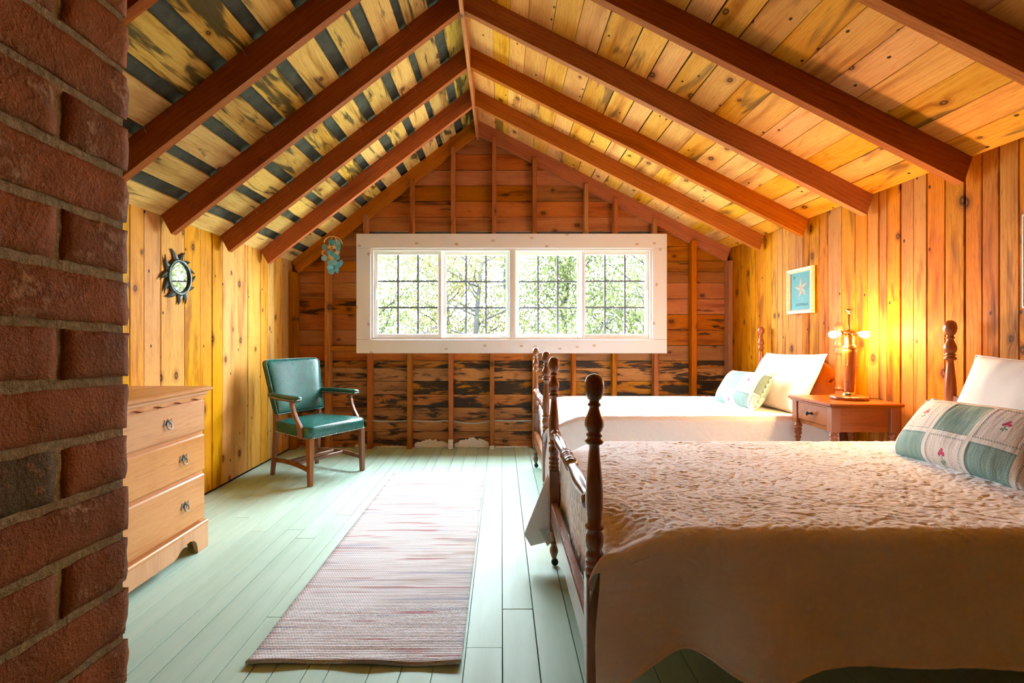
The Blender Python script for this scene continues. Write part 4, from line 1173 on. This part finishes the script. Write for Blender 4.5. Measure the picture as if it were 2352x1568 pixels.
def rear_leg(sx):
    m = MB(); secs = [(0.212, -0.262, 0.0, 0.030), (0.208, -0.240, 0.18, 0.036), (0.205, -0.225, 0.35, 0.040), (0.206, -0.228, 0.50, 0.036), (0.212, -0.250, 0.62, 0.030)]
    V = []; Fc = []
    for x, y, z, w_ in secs:
        a = w_/2; V += [(sx*x-a*0.8,y-a,z),(sx*x+a*0.8,y-a,z),(sx*x+a*0.8,y+a,z),(sx*x-a*0.8,y+a,z)]
    for k in range(len(secs)-1):
        for i in range(4): j = (i+1) % 4; Fc.append((k*4+i, k*4+j, k*4+4+j, k*4+4+i))
    Fc += [(0,3,2,1), tuple(len(V)-4+i for i in range(4))]
    m.add(V, Fc); o = m.build('leg', M['chairwood'], ch); bv = o.modifiers.new('bevel', 'BEVEL'); bv.width = 0.003; bv.segments = 2
rear_leg(1); rear_leg(-1)
for sx in (1, -1):
    # padded arm
    V = []; Fc = []; secs = [(-0.262,0.022,0.232),(-0.20,0.024,0.240),(-0.10,0.025,0.262),(0.02,0.026,0.276),(0.10,0.028,0.280),(0.145,0.029,0.281),(0.160,0.026,0.281)]
    nn = 12
    for k, (y, hw, x) in enumerate(secs):
        zt = 0.664 - 0.004*abs(k-2)/4; hh = 0.020 if k < len(secs)-1 else 0.014
        for i in range(nn):
            a = 2*math.pi*i/nn
            cx_, sz_ = math.cos(a), math.sin(a)
            px_ = math.copysign(abs(cx_)**0.55, cx_)*hw; pz_ = math.copysign(abs(sz_)**0.55, sz_)*hh
            V.append((sx*x + px_, y, zt - 0.020 + pz_))
    for k in range(len(secs)-1):
        for i in range(nn): j = (i+1) % nn; Fc.append((k*nn+i, k*nn+j, k*nn+nn+j, k*nn+nn+i))
    Fc += [tuple(range(nn)), tuple((len(secs)-1)*nn+i for i in range(nn))[::-1]]
    m = MB(); m.add(V, Fc, True); ap = m.build('arm_pad', M['leather'], ch, fix=True)
    nails([(sx*x + s2*hw*0.98, y, 0.630) for s2 in (1,) for (y, hw, x) in secs[:-1]], ap)
    nails([(sx*x - hw*0.98, y, 0.630) for (y, hw, x) in secs[:-1]], ap)
    nails([(sx*0.281 - 0.024 + 0.008*k, 0.163, 0.634) for k in range(7)], ap, step=0.0079)
    MB().box(-0.016, 0.016, -0.225, 0.14, 0.614, 0.628, M=Matrix.Translation((sx*0.268, 0, 0)) @ Matrix.Rotation(-sx*0.10, 4, 'Z')).build('arm_rail', M['chairwood'], ch)
    # curved arm post
    cv = [(0.075,0.620,0.036),(0.082,0.585,0.030),(0.098,0.540,0.028),(0.125,0.490,0.032),(0.158,0.440,0.046),(0.172,0.395,0.056),(0.172,0.350,0.052)]
    V = []; Fc = []
    for k, (y, z, wd) in enumerate(cv):
        xo = sx*(0.284 - 0.002*k)
        V += [(xo-0.013,y-wd/2,z),(xo+0.013,y-wd/2,z),(xo+0.013,y+wd/2,z),(xo-0.013,y+wd/2,z)]
    for k in range(len(cv)-1):
        for i in range(4): j = (i+1) % 4; Fc.append((k*4+i, k*4+j, k*4+4+j, k*4+4+i))
    Fc += [(0,1,2,3), tuple(len(V)-4+i for i in range(4))[::-1]]
    m = MB(); m.add(V, Fc, False); o = m.build('arm_post', M['chairwood'], ch, fix=True); bv = o.modifiers.new('bevel', 'BEVEL'); bv.width = 0.004; bv.segments = 2
    # side stretcher, bowed upward
    V = []; Fc = []; ks = 10
    for k in range(ks+1):
        t = k/ks; y = -0.245 + 0.495*t; x = sx*(0.210 + 0.043*t); z = 0.125 + 0.018*math.sin(math.pi*t) - 0.012*t
        V += [(x-0.009,y,z-0.016),(x+0.009,y,z-0.016),(x+0.009,y,z+0.014),(x-0.009,y,z+0.014)]
    for k in range(ks):
        for i in range(4): j = (i+1) % 4; Fc.append((k*4+i, k*4+j, k*4+4+j, k*4+4+i))
    m = MB(); m.add(V, Fc, False); m.build('stretcher', M['chairwood'], ch, fix=True)
for y in (-0.055, 0.045):
    MB().box(-0.238, 0.238, y-0.010, y+0.010, 0.120, 0.146, ch=0.003).build('stretcher', M['chairwood'], ch)

# ================================================================== RUG
rg = MB(); V = []; Fc = []; nx, ny = 24, 90
for s in (1, 0):
    for j in range(ny+1):
        for i in range(nx+1):
            u, v = i/nx, j/ny
            wob = 0.004*noise.noise(Vector((v*9, 1.0 if u < 0.5 else 7.0, 0)))
            x = -0.365 + 0.73*u + (wob if i in (0, nx) else wob*0.5) + 0.018*(0.5-v)*0
            y = -1.155 + 2.31*v + 0.006*math.sin(u*6)*(1 if j in (0,) else 0.3)
            lift = 0.010*max(0.0, 1-v/0.02)*(0.6+0.4*math.sin(u*14)) + 0.0020*noise.noise(Vector((x*4, y*4, 2)))
            V.append((x, y, 0.0008 + s*0.008 + max(0, lift)*s + max(0, lift)*0.7*(1-s)))
n1 = (nx+1)*(ny+1)
for j in range(ny):
    for i in range(nx):
        a = j*(nx+1)+i; Fc.append((a, a+1, a+nx+2, a+nx+1)); Fc.append((n1+a, n1+a+nx+1, n1+a+nx+2, n1+a+1))
rim = [i for i in range(nx)] + [j*(nx+1)+nx for j in range(ny)] + [ny*(nx+1)+i for i in range(nx,0,-1)] + [j*(nx+1) for j in range(ny,0,-1)]
for a, b in zip(rim, rim[1:]+rim[:1]): Fc.append((b, a, n1+a, n1+b))
rg.add(V, Fc, True)
finish(rg.build('runner_rug', M['rug'], None, Matrix.Translation((-0.503, 2.835, 0))), 'long pale woven rag runner with faint red and blue stripes', 'rug')

# ================================================================== SUN MIRROR
M['sunmetal'] = plain('verdigris_metal', (0.060,0.075,0.060), 0.38, metal=0.55, nz=0.5, nscale=30, spec=0.6)
sun = empty('sun_mirror', (XL + 0.005, 3.177, 1.488), 0, 'small round mirror in a dark metal sun frame with curling rays', 'mirror')
SM = frame((0,0,0), (0,1,0), (0,0,1), (1,0,0))
tips = [(78,0.178,-0.5),(106,0.190,0.5),(53,0.160,-0.5),(25,0.165,-0.6),(0,0.172,0.6),(-27,0.165,0.6),(-60,0.178,-0.6),(-85,0.176,-0.5),(-122,0.180,-0.7),(-152,0.178,0.7),(-180,0.178,0.6),(148,0.182,-0.7)]
for k, (deg, rt, bend) in enumerate(tips):
    a0 = math.radians(deg); V = []; Fc = []; ns_ = 9
    for i in range(ns_+1):
        t = i/ns_; r = 0.100 + (rt-0.100)*t
        a = a0 + bend*0.42*(t**2) - bend*0.12
        wd = 0.029*(1-t)**0.75 + 0.0015
        c = Vector((r*math.cos(a), r*math.sin(a), 0)); tn = Vector((-math.sin(a), math.cos(a), 0))
        hz = 0.014*(1-0.5*t)
        V += [c - tn*wd + Vector((0,0,0.004)), c - tn*wd*0.45 + Vector((0,0,hz)), c + Vector((0,0,hz*0.75)), c + tn*wd*0.45 + Vector((0,0,hz)), c + tn*wd + Vector((0,0,0.004)), c + Vector((0,0,0.001))]
    for i in range(ns_):
        for q in range(6): j = (q+1) % 6; Fc.append((i*6+q, i*6+j, i*6+6+j, i*6+6+q))
    Fc += [tuple(range(6)), tuple(ns_*6+q for q in range(6))[::-1]]
    m = MB(); m.add(V, Fc, False); m.build('ray', M['sunmetal'], sun, SM, fix=True)
MB().lathe([(0.092,0.004),(0.092,0.012),(0.096,0.021),(0.100,0.022),(0.104,0.016),(0.108,0.020),(0.113,0.018),(0.118,0.010),(0.118,0.001),(0.092,0.001)], 48, cap=False).build('rim', M['sunmetal'], sun, SM, fix=True)
MB().lathe([(0.093,0.002),(0.093,0.008)], 48).build('mirror_glass', M['mirror'], sun, SM, fix=True)

# ================================================================== WIND CHIME
def m_shell():
    N = NT('teal_shell'); r = N.rand()
    c = N.mix(r, (0.06,0.38,0.48), (0.24,0.62,0.72))
    n = N.noise(N.obj(), 60.0, 2.0)
    c = N.mix(N.rng(n, 0.4, 0.7, 0.0, 0.35), c, (0.30,0.55,0.60))
    N.put(N.b.inputs['Base Color'], c)
    N.b.inputs['Transmission Weight'].default_value = 0.15
    return N.set(Roughness=0.35)
M['shell'] = m_shell()
M['bamboo'] = plain('pale_bamboo', (0.74,0.50,0.20), 0.5)
wc = empty('wind_chime', (-1.56, 4.60, 1.68), 0, 'teal shell disc wind chime with wooden stars hanging under the roof', 'wind chime')
def loc(zx, zy, d=0.0):     # picture of the chime, laid out in metres: 2287 units to a metre
    return Vector(((zx-405)/2287, d, (1355-zy)/2287))
random.seed(12)
m = MB(); m.tube([loc(405, 555)] + [loc(405, 555) + Vector((0.004*math.sin(k*2), 0.0, k*0.02)) for k in range(1, 11)], 0.0012, 5); m.tube([loc(405,555)+Vector((0,0,0.20)), loc(405,555)+Vector((0.002,0,0.235))], 0.003, 5)
m.build('hanging_string', M['steel'], wc)
for (ax_, d_) in (((0.070), 0.02), ((0.048), -0.03)):
    pts = [loc(405, 690) + Vector((ax_*math.cos(math.pi*i/14), d_*math.cos(math.pi*i/14)*2, 0.062*math.sin(math.pi*i/14))) for i in range(15)]
    MB().tube(pts, 0.0042, 8).build('hoop', M['bamboo'], wc)
discs = [(343,657,.02),(425,697,-.02),(470,655,.03),(385,700,.04),(500,690,.05),(250,790,-.04),(520,795,-.03),(470,860,.04),(338,893,0),(425,935,-.02),(400,930,.03),(255,1025,-.05),(520,1005,-.05),(345,1110,-.01),(463,1120,-.05),
         (560,1095,.02),(525,1140,.0),(395,1130,.03),(340,1215,-.01),(468,1228,-.045),(395,1220,.03),(500,1270,-.01),(385,1300,-.03),(440,1180,.03)]
for (zx, zy, d) in discs:
    ang = random.uniform(-0.9, 0.9) if zx not in (255, 520) else 0.1
    Mx = Matrix.Translation(loc(zx, zy, d)) @ Matrix.Rotation(ang, 4, 'Z') @ Matrix.Rotation(math.pi/2, 4, 'X')
    MB().lathe([(0.026,-0.0008),(0.027,0.0),(0.026,0.0008)], 20).build('shell_disc', M['shell'], wc, Mx)
def star(r0, r1, th, n=5):
    return MB().prism([((r0 if k % 2 == 0 else r1)*math.sin(math.pi*k/n), (r0 if k % 2 == 0 else r1)*math.cos(math.pi*k/n)) for k in range(2*n)][::-1], -th/2, th/2)
for (zx, zy, d) in [(345,780,-.03),(455,790,-.04),(515,912,-.055),(345,990,-.03),(415,1030,-.04)]:
    star(0.027, 0.012, 0.004).build('wooden_star', M['bamboo'], wc, Matrix.Translation(loc(zx, zy, d)) @ Matrix.Rotation(random.uniform(-.4,.4), 4, 'Z') @ Matrix.Rotation(math.pi/2, 4, 'X'), fix=True)
cr = [(0.026*math.cos(a), 0.026*math.sin(a)) for a in [math.radians(60+240*i/14) for i in range(15)]] + [(0.008+0.020*math.cos(a), 0.021*math.sin(a)) for a in [math.radians(295-230*i/12) for i in range(13)]]
MB().prism(cr, -0.002, 0.002).build('wooden_crescent', M['bamboo'], wc, Matrix.Translation(loc(255, 910, -.045)) @ Matrix.Rotation(math.pi/2, 4, 'X'), fix=True)
m = MB()
for (zx, za, zb, d) in [(255,700,1000,-.045),(340,620,1230,-.01),(425,620,960,-.02),(520,700,1000,-.05),(465,640,1240,-.045),(395,650,1300,.0),(525,700,1260,.0)]:
    m.tube([loc(zx, za, d), loc(zx, zb, d)], 0.0006, 4)
m.build('strings', M['bamboo'], wc)

# ================================================================== FRAMED PRINTS ON THE RIGHT WALL
def text_mesh(s, size, name, mat, par, Mx):
    cu = bpy.data.curves.new(name, 'FONT'); cu.body = s; cu.size = size; cu.align_x = 'CENTER'; cu.align_y = 'CENTER'; cu.extrude = 0.0004
    to = bpy.data.objects.new(name, cu); COL.objects.link(to)
    dg = bpy.context.evaluated_depsgraph_get(); me = bpy.data.meshes.new_from_object(to.evaluated_get(dg))
    bpy.data.objects.remove(to); me.materials.clear(); me.materials.append(mat)
    o = bpy.data.objects.new(name, me); COL.objects.link(o); o.parent = par; o.matrix_local = Mx
    return o
M['frame_cream'] = plain('cream_gilt_frame', (0.72,0.60,0.42), 0.35, nz=0.12, nscale=60)
M['teal_print'] = plain('teal_print', (0.20,0.50,0.48), 0.6, nz=0.04, nscale=8)
M['star_print'] = plain('ivory_star', (0.78,0.66,0.50), 0.6); M['star_shade'] = plain('tan_star_facet', (0.58,0.42,0.26), 0.6)
M['ink'] = plain('dark_teal_ink', (0.03,0.09,0.10), 0.6); M['ray_print'] = plain('pale_print', (0.62,0.76,0.72), 0.6)
def picture(name, yc, zc, w_, h_, label, bw=0.030):
    p = empty(name, (XR - 0.004, yc, zc), 0, label, 'picture')
    Fm = frame((0,0,0), (0,-1,0), (0,0,1), (-1,0,0))
    prof = [(0.0,0.0),(0.0,0.022),(0.004,0.027),(0.009,0.027),(0.012,0.022),(0.017,0.022),(0.021,0.025),(bw-0.004,0.018),(bw,0.012),(bw,0.0)]
    for q in range(4):
        a, b = (w_, h_) if q % 2 == 0 else (h_, w_)
        V = []; Fc = []; n = len(prof)
        for e in (-1, 1):
            for (u, d) in prof: V.append((e*(a/2 - u), -b/2 + u, d))
        for k in range(n): j = (k+1) % n; Fc.append((k, j, n+j, n+k))
        m = MB(); m.add(V, Fc); m.build('frame_side', M['frame_cream'], p, Fm @ Matrix.Rotation(q*math.pi/2, 4, 'Z'), fix=True)
    iw, ih = w_ - 2*bw, h_ - 2*bw
    return p, Fm, iw, ih
pic, Fm, iw, ih = picture('framed_star_print', 3.738, 1.452, 0.315, 0.342, 'cream framed teal print of a star on the board wall')
MB().box(-iw/2, iw/2, -ih/2, ih/2, 0.002, 0.006).build('print', M['teal_print'], pic, Fm)
N5 = 5; ctr = Vector((0.004, 0.018))
m1, m2 = MB(), MB()
tipv = [ctr + 0.085*Vector((math.sin(2*math.pi*k/5 - 0.10), math.cos(2*math.pi*k/5 - 0.10))) for k in range(5)]
inn = [ctr + 0.034*Vector((math.sin(2*math.pi*(k+0.5)/5 - 0.10), math.cos(2*math.pi*(k+0.5)/5 - 0.10))) for k in range(5)]
for k in range(5):
    z = 0.0064
    m1.add([(*ctr, z+0.0015), (*inn[k-1], z), (*tipv[k], z)], [(0,2,1)]); m2.add([(*ctr, z+0.0015), (*tipv[k], z), (*inn[k], z)], [(0,2,1)])
m1.build('star_light_facets', M['star_print'], pic, Fm); m2.build('star_shaded_facets', M['star_shade'], pic, Fm)
m = MB()
for k in range(26):
    a = 2*math.pi*k/26 + 0.1; r0 = 0.072 + 0.012*(k % 2); r1 = r0 + 0.018
    if min(abs((math.degrees(a) - 90 + 5.7 - 72*q + 180) % 360 - 180) for q in range(5)) < 14: continue
    d = Vector((math.cos(a), math.sin(a))); n_ = Vector((-d.y, d.x))*0.0011
    A, B = ctr + d*r0, ctr + d*r1
    if abs(B.x) > iw/2 - 0.01: continue
    m.add([(*(A-n_), 0.0063), (*(B-n_), 0.0063), (*(B+n_), 0.0063), (*(A+n_), 0.0063)], [(0,1,2,3)])
m.build('printed_rays', M['ray_print'], pic, Fm)
text_mesh('LA ESTRELLA', 0.0265, 'printed_title', M['ink'], pic, Fm @ Matrix.Translation((0.010, -0.104, 0.0066)))
text_mesh('35', 0.028, 'printed_number', M['ink'], pic, Fm @ Matrix.Translation((-0.088, 0.105, 0.0066)))
m = MB(); xb = iw/2 - 0.004
m.add([(-iw/2, -ih/2, 0.0095), (iw/2, -ih/2, 0.0095), (iw/2, ih/2, 0.0095), (-iw/2, ih/2, 0.0095)], [(0,1,2,3)])
m.build('glass', M['glass'], pic, Fm)
m = MB()
for s_ in (-1, 1):
    for k in range(38): m.sphere((s_*(w_ := 0.315/2 - 0.0145), -0.155 + k*0.0084, 0.0225), 0.003, 6, 4)
m.build('beading', M['frame_cream'], pic, Fm)['kind'] = 'stuff'
M['frame_white'] = plain('white_picture_frame', (0.80,0.77,0.70), 0.4)
pic2, Fm2, iw2, ih2 = picture('framed_print', 1.985, 1.435, 0.30, 0.405, 'cream framed dark print high on the wall above the bed farther from the window')
MB().box(-iw2/2, iw2/2, -ih2/2, ih2/2, 0.002, 0.006).build('print', plain('dark_print', (0.05,0.07,0.05), 0.5, nz=0.3, nscale=12), pic2, Fm2)

# ================================================================== OUTSIDE: ground and trees beyond the window
M['grass'] = plain('sunny_dry_grass', (0.34,0.36,0.20), 0.9, nz=0.2, nscale=3)
finish(MB().box(-40, 40, -30, 45, -2.9, -2.7).build('ground', M['grass']), 'dry grassy ground far below outside the window', 'ground', kind='structure')
def m_leaf(name, c1, c2):
    N = NT(name)
    geo = N.t.nodes.new('ShaderNodeNewGeometry')
    c = N.mix(geo.outputs['Random Per Island'], c1, c2)
    N.t.nodes.remove(N.b)
    df = N.t.nodes.new('ShaderNodeBsdfDiffuse'); tl = N.t.nodes.new('ShaderNodeBsdfTranslucent'); mx = N.t.nodes.new('ShaderNodeMixShader')
    mx.inputs[0].default_value = 0.45
    N.put(df.inputs[0], c); N.put(tl.inputs[0], c)
    N.t.links.new(df.outputs[0], mx.inputs[1]); N.t.links.new(tl.outputs[0], mx.inputs[2]); N.t.links.new(mx.outputs[0], N.out.inputs[0])
    return N.m
LB = 0.044
M['leaf_a'] = m_leaf('young_leaves', (0.55*LB, 0.75*LB, 0.22*LB), (1.5*LB, 1.6*LB, 0.75*LB))
M['leaf_b'] = m_leaf('yellow_leaves', (1.0*LB, 0.95*LB, 0.32*LB), (1.9*LB, 1.6*LB, 0.75*LB))
M['leaf_c'] = m_leaf('blue_green_needles', (0.38*LB, 0.55*LB, 0.36*LB), (0.95*LB, 1.15*LB, 0.85*LB))
M['bark'] = plain('grey_bark', (0.006,0.0055,0.0055), 0.9)
def tree(name, x, y, h, spread, nl, leaf, label, seed, conifer=False, lo=0.25):
    rnd = random.Random(seed)
    t = empty(name, (x, y, -2.7), 0, label, 'tree', 'trees beyond the window')
    m = MB(); tips_ = []
    trunk = [(0.10*math.sin(k*1.3+seed)*k/8, 0.08*math.cos(k*1.7+seed)*k/8, h*k/8) for k in range(9)]
    m.tube(trunk, [0.10*(1-k/9)+0.012 for k in range(9)], 8)
    nb = 34
    for b in range(nb):
        f = lo + (0.97-lo)*(b+rnd.random())/nb; k = min(7, int(f*8)); base = Vector(trunk[k]).lerp(Vector(trunk[k+1]), f*8-k)
        a = rnd.uniform(0, 2*math.pi)
        L = spread*(1.05-f)*rnd.uniform(0.8, 1.15) if conifer else spread*(0.5+0.9*math.sin(math.pi*min(1, f*0.9+0.05)))*rnd.uniform(0.45, 1.0)
        up = rnd.uniform(-0.25, 0.05) if conifer else rnd.uniform(0.25, 1.0)
        pts = []; p = base.copy(); d = Vector((math.cos(a), math.sin(a), up)).normalized()
        for s in range(6):
            pts.append(p.copy()); d = (d + Vector((rnd.uniform(-.25,.25), rnd.uniform(-.25,.25), rnd.uniform(-.15,.25) if not conifer else -0.05))).normalized(); p = p + d*L/5
            if s > 0: tips_.append((p.copy(), L*0.20))
        m.tube(pts, [0.024*(1-s/6.5) for s in range(6)], 5)
    m.build('trunk', M['bark'], t)
    V = []; Fc = []
    for _ in range(nl):
        c, rr = rnd.choice(tips_)
        p = c + Vector((rnd.gauss(0, rr), rnd.gauss(0, rr), rnd.gauss(0, rr*0.8)))
        e = Euler((rnd.uniform(0, 6.3), rnd.uniform(0, 6.3), rnd.uniform(0, 6.3))).to_matrix()
        sz = rnd.uniform(0.022, 0.046) * (0.8 if conifer else 1.0); wd = sz*(0.28 if conifer else 0.55)
        q = len(V)
        V += [p + e @ Vector(v_) for v_ in ((-sz,0,0),(0,-wd,0.2*wd),(sz,0,0),(0,wd,0.2*wd))]
        Fc.append((q, q+1, q+2, q+3))
    m = MB(); m.add(V, Fc, False); o = m.build('foliage', leaf, t); o['kind'] = 'stuff'
tree('leafy_tree', -2.6, 9.6, 5.9, 1.6, 17550, M['leaf_a'], 'pale green leafy tree outside the left sash of the window', 1)
tree('leafy_tree', -1.2, 11.0, 6.0, 1.6, 14040, M['leaf_b'], 'yellow green leafy tree with bare grey twigs seen through the left sashes', 2)
tree('spruce_tree', 0.15, 12.4, 6.9, 1.6, 18720, M['leaf_c'], 'blue green spruce tree seen through the window beside the middle mullion', 3, True, 0.12)
tree('leafy_tree', 1.25, 9.4, 5.9, 1.5, 17550, M['leaf_a'], 'pale green leafy tree seen through the sash right of the middle mullion', 4)
tree('leafy_tree', 2.95, 10.0, 6.0, 1.6, 18720, M['leaf_a'], 'dense pale green leafy tree outside the rightmost sash of the window', 5)
tree('leafy_tree', -0.45, 9.7, 6.1, 1.3, 7020, M['leaf_b'], 'thin yellow leafy tree seen through the sash left of the middle mullion', 11)
tree('leafy_tree', 4.6, 13.2, 6.2, 1.7, 7020, M['leaf_b'], 'yellow green leafy tree far behind at the right of the window', 6)
tree('leafy_tree', -4.6, 13.0, 6.2, 1.7, 7020, M['leaf_a'], 'pale green leafy tree far behind at the left of the window', 8)
